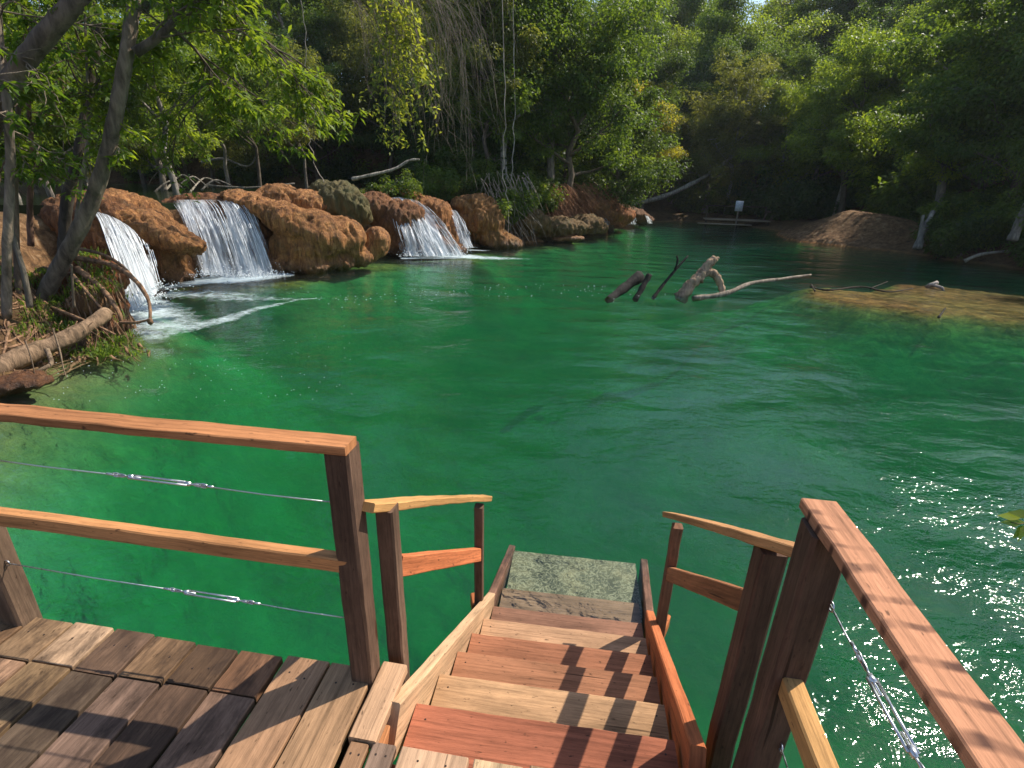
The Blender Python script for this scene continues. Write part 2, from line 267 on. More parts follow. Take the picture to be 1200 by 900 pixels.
# ------------------------------------------------------------------ helpers
def obj(name, me, parent=None, material=None):
    o = bpy.data.objects.new(name, me); C.objects.link(o)
    if material is not None and me is not None and not me.materials: me.materials.append(material)
    if parent is not None: o.parent = parent
    return o
def tag(o, label=None, cat=None, group=None, kind=None):
    if label: o['label'] = label
    if cat: o['category'] = cat
    if group: o['group'] = group
    if kind: o['kind'] = kind
    return o
def thing(name, label, cat, loc=(0, 0, 0), group=None):
    o = bpy.data.objects.new(name, None); C.objects.link(o); o.location = loc; o.empty_display_size = .1
    return tag(o, label, cat, group)
class MB:                                  # collects shapes, links them as ONE mesh
    def __init__(s): s.v = []; s.f = []; s.uv = []; s.tint = []; s.wear = []; s.mi = []; s.org = Vector((0, 0, 0))
    def add(s, vs, fs, uvs=None, tint=(1, 1, 1), wear=0., mi=0):
        b = len(s.v); s.v += [tuple(v) for v in vs]
        for k, f in enumerate(fs):
            s.f.append(tuple(b + i for i in f)); s.uv.append(uvs[k] if uvs else [(0, 0)] * len(f)); s.tint.append(tint); s.wear.append(wear); s.mi.append(mi)
    def plank(s, p0, p1, w, t, up=(0, 0, 1), tint=(.3, .15, .08), wear=.2, n=10, rough=.0006, bow=0., ch=None, wfun=None):
        # sawn board from p0 to p1: w across, t thick, slightly uneven, edges eased
        p0 = Vector(p0); p1 = Vector(p1); d = (p1 - p0); L = d.length; d.normalize(); up = Vector(up); side = d.cross(up).normalized(); up = side.cross(d).normalized()
        ch = ch or min(w, t) * .1; a, b = w / 2, t / 2
        prof = [(-a + ch, -b), (a - ch, -b), (a, -b + ch), (a, b - ch), (a - ch, b), (-a + ch, b), (-a, b - ch), (-a, -b + ch)]
        per = [0]
        for i in range(8): q = prof[(i + 1) % 8]; per.append(per[-1] + math.hypot(q[0] - prof[i][0], q[1] - prof[i][1]))
        su, sv = random.random() * 40, random.random() * 40; vs = []
        for k in range(n + 1):
            f = k / n; cx = random.gauss(0, rough); cy_ = random.gauss(0, rough) + bow * math.sin(math.pi * f); sc = 1 + random.gauss(0, rough * 4) + (wfun(f) if wfun else 0)
            for (x, y) in prof: vs.append(p0 + d * (L * f) + side * (x * sc + cx + random.gauss(0, rough * .4)) + up * (y + cy_ + random.gauss(0, rough * .3)))
        fs = []; uvs = []
        for k in range(n):
            for i in range(8):
                j = (i + 1) % 8; fs.append((k * 8 + i, k * 8 + j, k * 8 + 8 + j, k * 8 + 8 + i))
                u0, u1 = L * k / n + su, L * (k + 1) / n + su; uvs.append([(u0, per[i] + sv), (u0, per[i + 1] + sv), (u1, per[i + 1] + sv), (u1, per[i] + sv)])
        for k, o_ in ((0, True), (n, False)):
            idx = [k * 8 + i for i in range(8)]; q = [(su + prof[i][1] * .6, sv + 3 + prof[i][0] * .3) for i in range(8)]
            if o_: idx = idx[::-1]; q = q[::-1]
            fs.append(tuple(idx)); uvs.append(q)
        s.add(vs, fs, uvs, tint, wear)
    def tube(s, pts, radii, n=8, tint=(1, 1, 1), cap=True, jit=0., mi=0):
        pts = [Vector(p) for p in pts]; m = len(pts)
        if isinstance(radii, (int, float)): radii = [radii] * m
        vs = []; up = None; acc = 0; vv = []
        for k in range(m):
            d = (pts[min(k + 1, m - 1)] - pts[max(k - 1, 0)])
            if d.length < 1e-9: d = Vector((0, 0, 1))
            d.normalize()
            if up is None: up = d.orthogonal().normalized()
            up = (up - d * up.dot(d)); up = up.normalized() if up.length > 1e-6 else d.orthogonal().normalized()
            sd_ = d.cross(up)
            if k: acc += (pts[k] - pts[k - 1]).length
            vv.append(acc)
            for i in range(n):
                a = 2 * math.pi * i / n; r = radii[k] * (1 + (random.gauss(0, jit) if jit else 0)); vs.append(pts[k] + up * (math.cos(a) * r) + sd_ * (math.sin(a) * r))
        fs = []; uvs = []
        for k in range(m - 1):
            for i in range(n):
                j = (i + 1) % n; fs.append((k * n + i, k * n + j, k * n + n + j, k * n + n + i)); uvs.append([(i / n, vv[k]), ((i + 1) / n, vv[k]), ((i + 1) / n, vv[k + 1]), (i / n, vv[k + 1])])
        if cap:
            fs.append(tuple(range(n))[::-1]); uvs.append([(0, 0)] * n); fs.append(tuple((m - 1) * n + i for i in range(n))); uvs.append([(0, 0)] * n)
        s.add(vs, fs, uvs, tint, 0, mi)
    def blob(s, c, r, mi=0):
        bm = bmesh.new(); bmesh.ops.create_icosphere(bm, subdivisions=1, radius=1)
        c = Vector(c); r = Vector((r, r, r)) if isinstance(r, (int, float)) else Vector(r)
        vs = [Vector((c.x + v.co.x * r.x, c.y + v.co.y * r.y, c.z + v.co.z * r.z)) for v in bm.verts]; fs = [tuple(v.index for v in f.verts) for f in bm.faces]; bm.free(); s.add(vs, fs, None, (1, 1, 1), 0, mi)
    def build(s, name, materials, parent=None, smooth=True, org=None):
        if org is not None: org = Vector(org); s.v = [tuple(Vector(v) - org) for v in s.v]
        me = bpy.data.meshes.new(name); me.from_pydata(s.v, [], s.f)
        uvl = me.uv_layers.new(name='UVMap'); flat = [c for f in s.uv for q in f for c in q]; uvl.data.foreach_set('uv', flat)
        ta = me.attributes.new('tint', 'FLOAT_COLOR', 'FACE'); ta.data.foreach_set('color', [c for t in s.tint for c in (*t, 1)])
        wa = me.attributes.new('wear', 'FLOAT', 'FACE'); wa.data.foreach_set('value', s.wear)
        for m in (materials if isinstance(materials, (list, tuple)) else [materials]): me.materials.append(m)
        me.polygons.foreach_set('material_index', s.mi)
        me.polygons.foreach_set('use_smooth', [smooth] * len(s.f)); me.update()
        if smooth == 'auto': pass
        o = obj(name, me, parent)
        if org is not None and parent is None: o.location = org
        return o

# ------------------------------------------------------------------ terrain
POOL = [(-5.9, 4.6), (-6.2, 5.7), (-6.2, 6.3), (-6.4, 7.0), (-6.35, 7.7), (-6.7, 8.6), (-7.3, 9.5), (-8.3, 10.3), (-9.0, 11.6), (-8.6, 12.6), (-8.0, 13.0), (-6.3, 13.9), (-5.9, 15.6), (-4.4, 17.2), (-3.8, 18.0), (-1.8, 19.2), (-1.5, 21.2), (.2, 22.7), (1.4, 24.0), (4.3, 27.9), (7.2, 35.6), (9.9, 38.7), (13.5, 42), (15.9, 40.8), (16.3, 35), (14.8, 28.4), (16.2, 25.7), (17.3, 24.3), (17.2, 21.5), (18.0, 20.5), (18.4, 18.4), (20.5, 14), (20, 7), (15, .5), (6, -1.6), (0, -2.0), (-4, -.8), (-5.6, 2)]
PA = np.array(POOL); PB = np.roll(PA, -1, 0)
def sdist(x, y):                            # signed distance to the pool's edge (inside negative), and the nearest edge
    x = np.atleast_1d(np.asarray(x, float)); y = np.atleast_1d(np.asarray(y, float)); P = np.stack([x, y], -1)[:, None, :]
    d = PB - PA; t = np.clip(((P - PA) * d).sum(-1) / (d * d).sum(-1), 0, 1); q = PA + t[..., None] * d; dd = np.sqrt(((P - q) ** 2).sum(-1))
    k = dd.argmin(1); r = dd[np.arange(len(k)), k]
    c = ((PA[:, 1] > y[:, None]) != (PB[:, 1] > y[:, None])) & (x[:, None] < (PB[:, 0] - PA[:, 0]) * (y[:, None] - PA[:, 1]) / (PB[:, 1] - PA[:, 1] + 1e-12) + PA[:, 0])
    ins = c.sum(1) % 2 == 1
    return np.where(ins, -r, r), k, dd
def sm(a, b, x): t = np.clip((x - a) / (b - a), 0, 1); return t * t * (3 - 2 * t)
def gauss(x, y, cx, cy_, sx, sy, rot=0.):
    c, s = math.cos(rot), math.sin(rot); u = (x - cx) * c + (y - cy_) * s; v = -(x - cx) * s + (y - cy_) * c; return np.exp(-(u / sx) ** 2 - (v / sy) ** 2)
# per edge of the pool: crest height, run of the bank
CREST = np.array([1.0, 1.0, 1.0, 1.0, 1.1, 1.25, 1.5, 1.55, 1.6, 1.6, 1.62, 1.65, 1.65, 1.65, 1.65, 1.6, 1.55, 1.5, 1.35, 1.15, .75, .6, .5, .55, .9, .9, .8, .8, .9, 1.0, 1.0, 1.0, 1.0, 1., .8, .8, .8, .9])
RUN = np.array([1.6, 1.6, 1.6, 1.5, 1.4, 1.2, 1.1, 1.1, 1.1, 1.0, .9, .9, .9, .9, .9, .9, 1.1, 1.6, 2.0, 2.4, 2.6, 2.5, 3, 3, 3.5, 3, 2.4, 2.2, 2.2, 2.4, 3, 3, 3, 3, 1, 1, 1.5, 2])
SHIFT = np.array([0, 0, 0, 0, .2, .5, .9, 1.0, 1.1, 1.2, 1.3, 1.3, 1.3, 1.3, 1.2, .9, .7, .4] + [0] * 20)
def vnoise(x, y, s, seed=0.):
    return np.array([mnoise.fractal(Vector((a / s + seed, b / s - seed, seed)), 1.0, 2.0, 4) for a, b in zip(x, y)])
def ground_h(x, y, rough=True):
    x = np.atleast_1d(np.asarray(x, float)); y = np.atleast_1d(np.asarray(y, float))
    d, k, dd = sdist(x, y); w_ = np.exp(-(dd - np.abs(d)[:, None]) / .7); w_ /= w_.sum(1)[:, None]; crest = w_ @ CREST; run = w_ @ RUN; d = np.where(d > 0, d - np.minimum(d * .98, w_ @ SHIFT), d)
    # bed
    dep = -.18 - 2.2 * sm(.0, 3.4, -d) - 1.6 * sm(2.5, 8, -d)
    dep = np.where(d < 0, dep, 0)
    bar = np.clip(gauss(x, y, 12.6, 13.1, 7.2, 3.9, -.16) * 1.35 + .30 * vnoise(x, y, 1.9, 8.) * gauss(x, y, 13, 13.2, 7, 4, -.1), 0, 1) ** .42; dep = dep * (1 - bar) + bar * (-.06)
    
    shelf = np.clip(gauss(x, y, 7.5, 29, 7, 7) * 1.2, 0, 1); dep = dep * (1 - shelf * .36)
    inside = np.where(d < 0, dep, 0)
    up = -.18 + (crest + .18) * sm(0, 1, d / run)
    # upper river behind the ledge
    riv = sm(1.1, 2.4, d) * (1 - sm(-5.5, -3.2, x + (y - 22) * .12)) * sm(12.5, 15, y) * (1 - sm(37, 41, y + x * .12)) * sm(-34, -29, x)
    up = up * (1 - riv) + riv * 1.15
    # land climbs away from the pool
    hill = np.clip(d - 5, 0, None); rise = 19 * (1 - np.exp(-hill * .46 / 19))
    side = sm(-6, 10, x) * sm(10, 30, y + x * .6) ; left = (1 - sm(-9, -5, x)) * (1 - sm(9.5, 14, y))
    back = sm(40, 46, y)
    up = up + rise * np.clip(side + .55 * left + 1.0 * back * (1 - side), 0, 1) * (1 - riv)
    mound = gauss(x, y, 17.4, 28.6, 2.4, 3.4, .3); up = up + mound * .75
    h = np.where(d < 0, inside, up)
    if rough: h = h + vnoise(x, y, 2.6, 3.) * np.where(d < 0, .12, .22) * np.clip(np.abs(d) + .15, 0, 1) * (1 - .6 * bar)
    return h
def gz(x, y): return float(ground_h(x, y)[0])

def axis(a, b, c, d, fine, coarse):         # finely spaced b..c, coarser outside
    l = [b]; s = fine
    while l[0] > a: s = min(coarse, s * 1.16); l.insert(0, l[0] - s)
    l += list(np.arange(b + fine, c, fine)); s = fine
    while l[-1] < d: s = min(coarse, s * 1.16); l.append(l[-1] + s)
    return np.array(l)
def build_ground():
    xs = axis(-400, -14, 24, 400, .24, 30); ys = axis(-120, -3, 46, 420, .24, 30)
    X, Y = np.meshgrid(xs, ys); x, y = X.ravel(), Y.ravel(); z = ground_h(x, y)
    nx, ny = len(xs), len(ys); I = np.arange(nx * ny).reshape(ny, nx); f = np.stack([I[:-1, :-1], I[:-1, 1:], I[1:, 1:], I[1:, :-1]], -1).reshape(-1, 4)
    me = bpy.data.meshes.new('ground'); me.from_pydata(np.stack([x, y, z], -1).tolist(), [], f.tolist())
    d, k, _ = sdist(x, y)
    sand = np.clip(gauss(x, y, 16.6, 29.5, 3.6, 5) * 1.3, 0, 1) + .8 * ((k >= 6) & (k <= 20) & (d > -.5) & (d < 2.2)) + .9 * np.clip(gauss(x, y, 13.0, 13.2, 6.4, 3.4, -.16) * 1.8, 0, 1)
    a = me.attributes.new('sand', 'FLOAT', 'POINT'); a.data.foreach_set('value', np.clip(sand, 0, 1))
    me.polygons.foreach_set('use_smooth', [True] * len(me.polygons)); me.update()
    return tag(obj('ground', me, None, GROUND), kind='structure')
build_ground()

def box_mesh(name, x0, x1, y0, y1, z0, z1):
    me = bpy.data.meshes.new(name); v = [(x0, y0, z0), (x1, y0, z0), (x1, y1, z0), (x0, y1, z0), (x0, y0, z1), (x1, y0, z1), (x1, y1, z1), (x0, y1, z1)]
    me.from_pydata(v, [], [(3, 2, 1, 0), (4, 5, 6, 7), (0, 1, 5, 4), (1, 2, 6, 5), (2, 3, 7, 6), (3, 0, 4, 7)]); me.update(); return me
tag(obj('water', box_mesh('water', -9.6, 22.5, -3.6, 44.5, -7.0, 0.), None, WATER), kind='structure')
def river_mesh():
    pts = [(-9.6, 14.6), (-9.0, 15.7), (-8.1, 16.4), (-7.0, 18.3), (-5.6, 19.6), (-4.4, 20.2), (-3.2, 21.0), (-2.6, 24), (-3, 30), (-6, 43), (-36, 43), (-36, 13), (-12, 12.2), (-10.4, 12.6)]
    me = bpy.data.meshes.new('river'); n = len(pts); v = [(*p, 1.78) for p in pts] + [(*p, 1.0) for p in pts]
    me.from_pydata(v, [], [tuple(range(n))] + [(i, i + n, (i + 1) % n + n, (i + 1) % n) for i in range(n)] + [tuple(range(2 * n - 1, n - 1, -1))]); me.update(); return me
rv = river_mesh()
bmt = bmesh.new(); bmt.from_mesh(rv); bmesh.ops.recalc_face_normals(bmt, faces=bmt.faces); bmt.to_mesh(rv); bmt.free()
tag(obj('river', rv, None, RIVER), kind='structure')

# ------------------------------------------------------------------ rocks: blobs fused and weathered
def fused(name, blobs, voxel, amp=.12, stri=.05, seed=0., moss=0., sc=1.):
    bm = bmesh.new()
    for (c, r, rot) in blobs:
        mt = Matrix.Translation(Vector(c)) @ Matrix.Rotation(rot[2], 4, 'Z') @ Matrix.Rotation(rot[1], 4, 'Y') @ Matrix.Rotation(rot[0], 4, 'X') @ Matrix.Diagonal((*r, 1))
        bmesh.ops.create_icosphere(bm, subdivisions=3, radius=1, matrix=mt)
    me = bpy.data.meshes.new('tmp'); bm.to_mesh(me); bm.free()
    o = bpy.data.objects.new('tmp', me); C.objects.link(o); md = o.modifiers.new('r', 'REMESH'); md.mode = 'VOXEL'; md.voxel_size = voxel
    dg = bpy.context.evaluated_depsgraph_get(); m2 = bpy.data.meshes.new_from_object(o.evaluated_get(dg)); bpy.data.objects.remove(o); bpy.data.meshes.remove(me)
    n = len(m2.vertices); co = np.empty(n * 3); m2.vertices.foreach_get('co', co); co = co.reshape(-1, 3); no = np.empty(n * 3); m2.vertices.foreach_get('normal', no); no = no.reshape(-1, 3)
    out = co.copy()
    for i in range(n):
        p = Vector(co[i]); a = mnoise.fractal(p * (1.1 / sc) + Vector((seed, 0, 0)), .95, 2.1, 5) * amp * .65
        q = Vector((p.x * 3.6 / sc, p.y * 3.6 / sc, p.z * .45 / sc + seed)); b = -abs(mnoise.fractal(q, .85, 2.2, 4)) * stri * 2.4 + mnoise.noise(p * 9) * stri * .25
        led = amp * .4 * math.sin(p.z * 8.5 + 3 * mnoise.noise(p * .8 + Vector((seed, 0, 0)))) * max(0, mnoise.noise(p * 1.3 + Vector((0, seed, 3))) + .25)
        out[i] = co[i] + no[i] * (a + b + led)
    m2.vertices.foreach_set('co', out.ravel()); m2.polygons.foreach_set('use_smooth', [True] * len(m2.polygons))
    at_ = m2.attributes.new('moss', 'FLOAT', 'POINT'); at_.data.foreach_set('value', np.full(n, moss)); m2.name = name; m2.update(); return m2
ZR = (0, 0, 0)
def rock(name, label, blobs, voxel=.065, col=(1, 1, 1), group=None, cat='rock', **k):
    org = Vector(blobs[0][0]); org.z = 0
    bl = [(Vector(c) - org, r, t) for c, r, t in blobs]
    # noise keeps world phase through the seed
    o = obj(name, fused(name, bl, voxel, **k), None, ROCK); o.location = org; o.color = (*col, 1); return tag(o, label, cat, group)
G_R = 'rocks of the travertine ledge'
# the jutting wedge between the two left falls
rock('travertine_rock', 'orange travertine rock jutting to a point between the two left waterfalls', [
    (at(150, 252, 13.6), (1.1, 1.0, .55), (0, .3, 0)), (at(178, 268, 13.2), (1.0, .8, .5), (0, .42, .1)), (at(206, 281, 12.9), (.75, .6, .3), (0, .45, .1)), (at(226, 285, 12.7), (.34, .35, .15), (0, .35, .0)),
    (at(195, 312, 13.3), (.62, .6, .75), ZR), (at(165, 305, 13.5), (.9, .8, 1.0), ZR), (at(205, 322, 13.2), (.5, .5, .4), ZR)], seed=1., amp=.12, stri=.07, group=G_R)
# smooth ochre cascade of rock right of fall two
rock('travertine_rock', 'broad sloping orange travertine rock right of the widest waterfall', [
    (at(292, 237, 15.6), (.8, .7, .28), (0, .3, .0)), (at(318, 246, 15.3), (.8, .7, .3), (0, .4, 0)), (at(345, 262, 15.2), (1.0, .8, .5), (0, .45, 0)), (at(372, 275, 15.4), (.9, .8, .7), (0, .3, 0)), (at(355, 290, 15.2), (.95, .7, .65), ZR), (at(400, 280, 15.9), (.75, .7, .7), ZR),
    (at(345, 300, 15.3), (.8, .6, .5), ZR), (at(330, 232, 16.5), (.7, .7, .4), ZR), (at(360, 240, 16.6), (.9, .7, .5), ZR), (at(300, 262, 16.2), (.8, .8, .9), ZR), (at(420, 300, 16.2), (.5, .5, .35), ZR), (at(335, 312, 14.9), (.55, .5, .35), ZR), (at(365, 312, 15.0), (.6, .5, .35), ZR), (at(392, 308, 15.6), (.6, .5, .35), ZR)], seed=2., amp=.1, stri=.08, group=G_R)
rock('mossy_rock', 'dark moss-covered hump of rock on top of the ledge', [(at(398, 240, 16.9), (.85, .7, .7), ZR), (at(382, 235, 17.2), (.6, .6, .6), ZR), (at(418, 248, 16.8), (.5, .5, .6), ZR), (at(405, 262, 16.7), (.6, .5, .4), ZR)], seed=3., amp=.1, stri=.09, moss=.85, group=G_R)
rock('travertine_boulder', 'rounded orange boulder at the waterline, right one of a pair left of the middle waterfall', [(at(441, 284, 16.6), (.48, .45, .5), ZR), (at(434, 293, 16.5), (.42, .4, .38), ZR)], voxel=.06, seed=4., amp=.06, stri=.04, group=G_R)
rock('travertine_boulder', 'tall orange boulder at the waterline, left one of a pair beside the middle waterfall', [(at(408, 278, 16.4), (.42, .45, .7), ZR), (at(402, 290, 16.3), (.4, .4, .5), ZR)], voxel=.06, seed=5., amp=.07, stri=.04, group=G_R)
rock('travertine_rock', 'dark brown rock step under the middle waterfall', [(at(470, 262, 19.4), (1.1, .9, .9), ZR), (at(500, 285, 19.5), (1.2, .6, .7), ZR), (at(440, 245, 19.5), (.9, .9, .6), ZR), (at(475, 290, 19.0), (.8, .5, .5), ZR), (at(530, 295, 20.0), (.6, .6, .4), ZR)], col=(.55, .5, .5), seed=6., amp=.1, stri=.08, group=G_R)
rock('travertine_rock', 'lumpy brown rock between the middle waterfall and its thin side trickle', [(at(515, 258, 20.8), (.55, .8, .8), (0, .2, 0)), (at(525, 275, 20.6), (.5, .6, .6), ZR), (at(490, 240, 21.0), (1.1, .8, .4), ZR), (at(455, 226, 20.6), (1.3, .8, .22), ZR)], col=(.8, .72, .62), seed=7., amp=.1, stri=.08, group=G_R)
rock('travertine_rock', 'mossy ochre rock right of the thin side trickle', [(at(565, 258, 22.2), (1.0, .9, .8), ZR), (at(580, 280, 22.2), (1.2, .8, .5), (0, .25, 0)), (at(555, 240, 22.6), (1.0, .9, .5), ZR), (at(596, 286, 22.6), (.7, .6, .3), ZR)], col=(.9, .82, .6), seed=8., amp=.14, stri=.1, moss=.22, group=G_R)
rock('mossy_rock', 'low overgrown rock bank under the leaning shore tree', [(at(640, 266, 25.4), (2.0, 1.2, .6), ZR), (at(610, 258, 24.4), (1.4, 1.0, .7), ZR), (at(680, 264, 27.3), (1.5, 1.2, .55), ZR), (at(655, 280, 25.2), (1.0, .5, .2), ZR)], col=(.55, .5, .42), seed=9., amp=.2, stri=.1, moss=.45, group=G_R)
rock('travertine_rock', 'small flat tan rock at the waterline below the root bank', [(at(667, 279, 24.9), (.75, .4, .16), ZR), (at(655, 280, 24.8), (.4, .3, .14), ZR)], voxel=.06, seed=10., amp=.05, stri=.03, group=G_R)
rock('travertine_rock', 'reddish root-covered rock shoulder before the far trickle', [(at(700, 246, 31.0), (1.7, 1.6, .85), (0, .2, 0)), (at(718, 254, 32.6), (1.4, 1.4, .7), ZR), (at(680, 240, 30.0), (1.8, 1.4, .7), ZR)], voxel=.12, col=(.75, .6, .5), seed=11., amp=.2, stri=.12, group=G_R)
rock('travertine_rock', 'dark wet rock lip of the farthest small waterfall', [(at(738, 252, 35.8), (1.5, 1.0, .55), (0, .12, 0)), (at(752, 257, 36.4), (.9, .8, .4), ZR), (at(725, 247, 36.5), (1.4, 1.2, .5), ZR)], voxel=.12, col=(.35, .33, .33), seed=12., amp=.14, stri=.1, group=G_R)
rock('travertine_rock', 'brown rock shelf behind the left waterfall, partly hidden by the leaning trunk', [(at(128, 290, 12.8), (.7, .8, 1.1), ZR), (at(112, 262, 13.0), (1.2, .9, .8), ZR), (at(150, 330, 11.6), (.6, .5, .6), ZR), (at(178, 352, 11.4), (.45, .4, .3), ZR)], col=(.5, .45, .42), seed=13., amp=.1, stri=.09, group=G_R)
rock('travertine_rock', 'brown rock face behind the widest waterfall', [(at(240, 285, 15.2), (1.0, .7, 1.0), ZR), (at(280, 285, 15.6), (1.1, .7, 1.05), ZR), (at(245, 247, 15.7), (1.5, .8, .55), ZR), (at(300, 300, 15.4), (.7, .6, .7), ZR)], col=(.5, .42, .38), seed=14., amp=.08, stri=.08, group=G_R)
# left bank
rock('bank_rock', 'reddish earth bank bound by roots below the leaning trunk', [(at(96, 335, 9.4), (.7, .8, .55), ZR), (at(114, 352, 8.7), (.42, .5, .45), ZR), (at(80, 384, 8.4), (.9, .6, .45), ZR), (at(126, 382, 8.2), (.3, .35, .35), ZR), (at(75, 402, 7.8), (.7, .6, .33), ZR)], col=(.62, .42, .32), seed=15., amp=.16, stri=.1, voxel=.07, cat='bank')
rock('bank_rock', 'rounded pale root burl beside the earth bank', [(at(106, 356, 8.2), (.34, .3, .3), ZR), (at(98, 366, 8.2), (.34, .3, .28), ZR)], col=(.55, .62, .7), seed=16., amp=.05, stri=.03, voxel=.06, cat='burl')
rock('bank_rock', 'low brown rock at the waterline under the fallen pale log', [(at(28, 448, 5.9), (.32, .3, .12), ZR), (at(5, 455, 5.8), (.25, .25, .1), ZR)], col=(.62, .5, .42), seed=17., amp=.05, stri=.04, voxel=.04, cat='rock')

# ------------------------------------------------------------------ waterfalls and foam
def sheet(MBo, lip, base, nu, nv, seed, power=1.8, bulge=.08, layers=2, dens=(.35, .55), edge=.18):
    lip = [Vector(p) for p in lip]; base = [Vector(p) for p in base]
    def along(P, f):
        f = f * (len(P) - 1); i = min(int(f), len(P) - 2); return P[i].lerp(P[i + 1], f - i)
    for L in range(layers):
        vs = []; D = []
        for a in range(nu + 1):
            f = a / nu; p, q = along(lip, f), along(base, f); out = Vector((q.x - p.x, q.y - p.y, 0)); out = out.normalized() if out.length > .05 else Vector((.3, -.9, 0))
            for b in range(nv + 1):
                t = b / nv; v = Vector((p.x + (q.x - p.x) * t ** .85, p.y + (q.y - p.y) * t ** .85, p.z + (q.z - p.z) * t ** power))
                n1 = mnoise.fractal(Vector((f * 9 + seed, t * 1.8, L * 3.1)), .9, 2, 3); v += out * (n1 * bulge + L * .07) + Vector((mnoise.noise(Vector((f * 5, t * 3, seed + L))) * .06, 0, 0))
                vs.append(v); D.append((dens[0] + (dens[1] - dens[0]) * t) * min(1, min(f, 1 - f) / edge + .25) + .5 * mnoise.noise(Vector((f * 7 + seed * 3, t * 1.3, L))))
        fs = []; uvs = []; W = sum((lip[i + 1] - lip[i]).length for i in range(len(lip) - 1)); 
        for a in range(nu):
            for b in range(nv):
                fs.append((a * (nv + 1) + b, (a + 1) * (nv + 1) + b, (a + 1) * (nv + 1) + b + 1, a * (nv + 1) + b + 1)); q = lambda i, j: (i / nu * max(1.2, W) * .55 + seed * 7 + L * 3, j / nv * 2.0 + L * 5); uvs.append([q(a, b), q(a + 1, b), q(a + 1, b + 1), q(a, b + 1)])
        MBo.add(vs, fs, uvs); MBo.D += D
def fall(label, lip, base, nu=40, nv=34, seed=1., spray=160, **k):
    m = MB(); m.D = []; sheet(m, lip, base, nu, nv, seed, **k)
    pw = k.get('power', 1.8); along = lambda P, f: Vector(P[min(int(f * (len(P) - 1)), len(P) - 2)]).lerp(Vector(P[min(int(f * (len(P) - 1)), len(P) - 2) + 1]), f * (len(P) - 1) - min(int(f * (len(P) - 1)), len(P) - 2))
    for i in range(nu):
        f = random.random(); t0 = random.uniform(0, .6); t1 = min(1, t0 + random.uniform(.2, .6)); pts = []
        for q in range(9):
            t = t0 + (t1 - t0) * q / 8; f2 = min(1, max(0, f + .012 * mnoise.noise(Vector((f * 40, t * 5, seed))))); a_, c_ = along(lip, f2), along(base, f2); o_ = Vector((c_.x - a_.x, c_.y - a_.y, 0)); o_ = o_.normalized() if o_.length > .05 else Vector((.3, -.9, 0))
            pts.append(Vector((a_.x + (c_.x - a_.x) * t ** .85, a_.y + (c_.y - a_.y) * t ** .85, a_.z + (c_.z - a_.z) * t ** pw)) + o_ * (.1 + .06 * random.random()))
        r1 = random.uniform(.004, .011); n0 = len(m.v); m.tube(pts, [r1 * (.3 + .7 * math.sin(math.pi * (q + .5) / 9)) for q in range(9)], 5, jit=.25, mi=1); m.D += [1] * (len(m.v) - n0)
    b0, b1 = Vector(base[0]), Vector(base[-1]); hgt = max(p[2] for p in lip)
    for i in range(spray):
        p = b0.lerp(b1, random.random()); h = abs(random.gauss(0, .09)) * hgt; p = p + Vector((random.gauss(.05, .2), random.gauss(-.06, .2), h * random.random() + .005)); n0 = len(m.v); m.blob(p, random.choice([.004, .006, .008, .012, .018]), 1); m.D += [1] * (len(m.v) - n0)
    o = m.build('waterfall', [FALL, SPRAY]); a = o.data.attributes.new('dens', 'FLOAT', 'POINT'); a.data.foreach_set('value', np.clip(m.D, 0, 1))
    return tag(o, label, 'waterfall', 'waterfalls over the travertine ledge')
fall('narrow white waterfall half hidden behind the leaning tree trunk', [at(108, 246, 12.4), at(128, 252, 12.4), at(148, 264, 12.3)], [at(152, 370, 9.8), at(172, 352, 10.4), at(190, 334, 11.3)], 46, 36, 1., dens=(.42, .72), bulge=.1, spray=500)
fall('trickle down the dark face beside the left waterfall', [at(146, 266, 12.3), at(175, 285, 12.1)], [at(178, 350, 11.0), at(190, 335, 11.4)], 24, 30, 1.7, dens=(.1, .3), bulge=.1, spray=40, layers=1)
fall('widest waterfall pouring between two orange rocks', [at(200, 234, 15.0), at(225, 234, 15.1), at(255, 234, 15.2), at(282, 234, 15.4)], [at(233, 322, 13.1), at(262, 322, 13.6), at(295, 324, 13.8), at(326, 324, 14.2)], 70, 44, 2., dens=(.46, .66), bulge=.12, spray=1300)
fall('stepped middle waterfall sliding down dark rock in front of the forest', [at(450, 232, 19.4), at(468, 231, 19.6), at(488, 235, 19.9)], [at(470, 300, 18.0), at(505, 300, 18.2), at(543, 299, 18.7)], 60, 44, 3., dens=(.45, .66), power=1.15, bulge=.22, spray=700)
fall('thin side trickle right of the middle waterfall', [at(523, 246, 20.9), at(531, 246, 20.9)], [at(540, 291, 19.9), at(555, 290, 20.1)], 14, 30, 4., dens=(.4, .6), power=1.2, spray=60)
fall('short pale trickle at the end of the red root bank', [at(700, 240, 30.6), at(706, 241, 31.0)], [at(708, 263, 29.3), at(714, 264, 29.8)], 14, 18, 5., dens=(.25, .5), power=1.3, spray=0)
fall('farthest small waterfall at the end of the ledge', [at(731, 246, 34.6), at(738, 246, 34.8)], [at(736, 262, 33.8), at(746, 263, 34.2)], 16, 18, 6., dens=(.3, .5), power=1.3, spray=30)
fall('narrow strand beside the farthest waterfall', [at(752, 250, 35.3), at(757, 252, 35.6)], [at(759, 262, 34.6), at(765, 262, 34.8)], 10, 16, 7., dens=(.2, .4), power=1.2, spray=0)

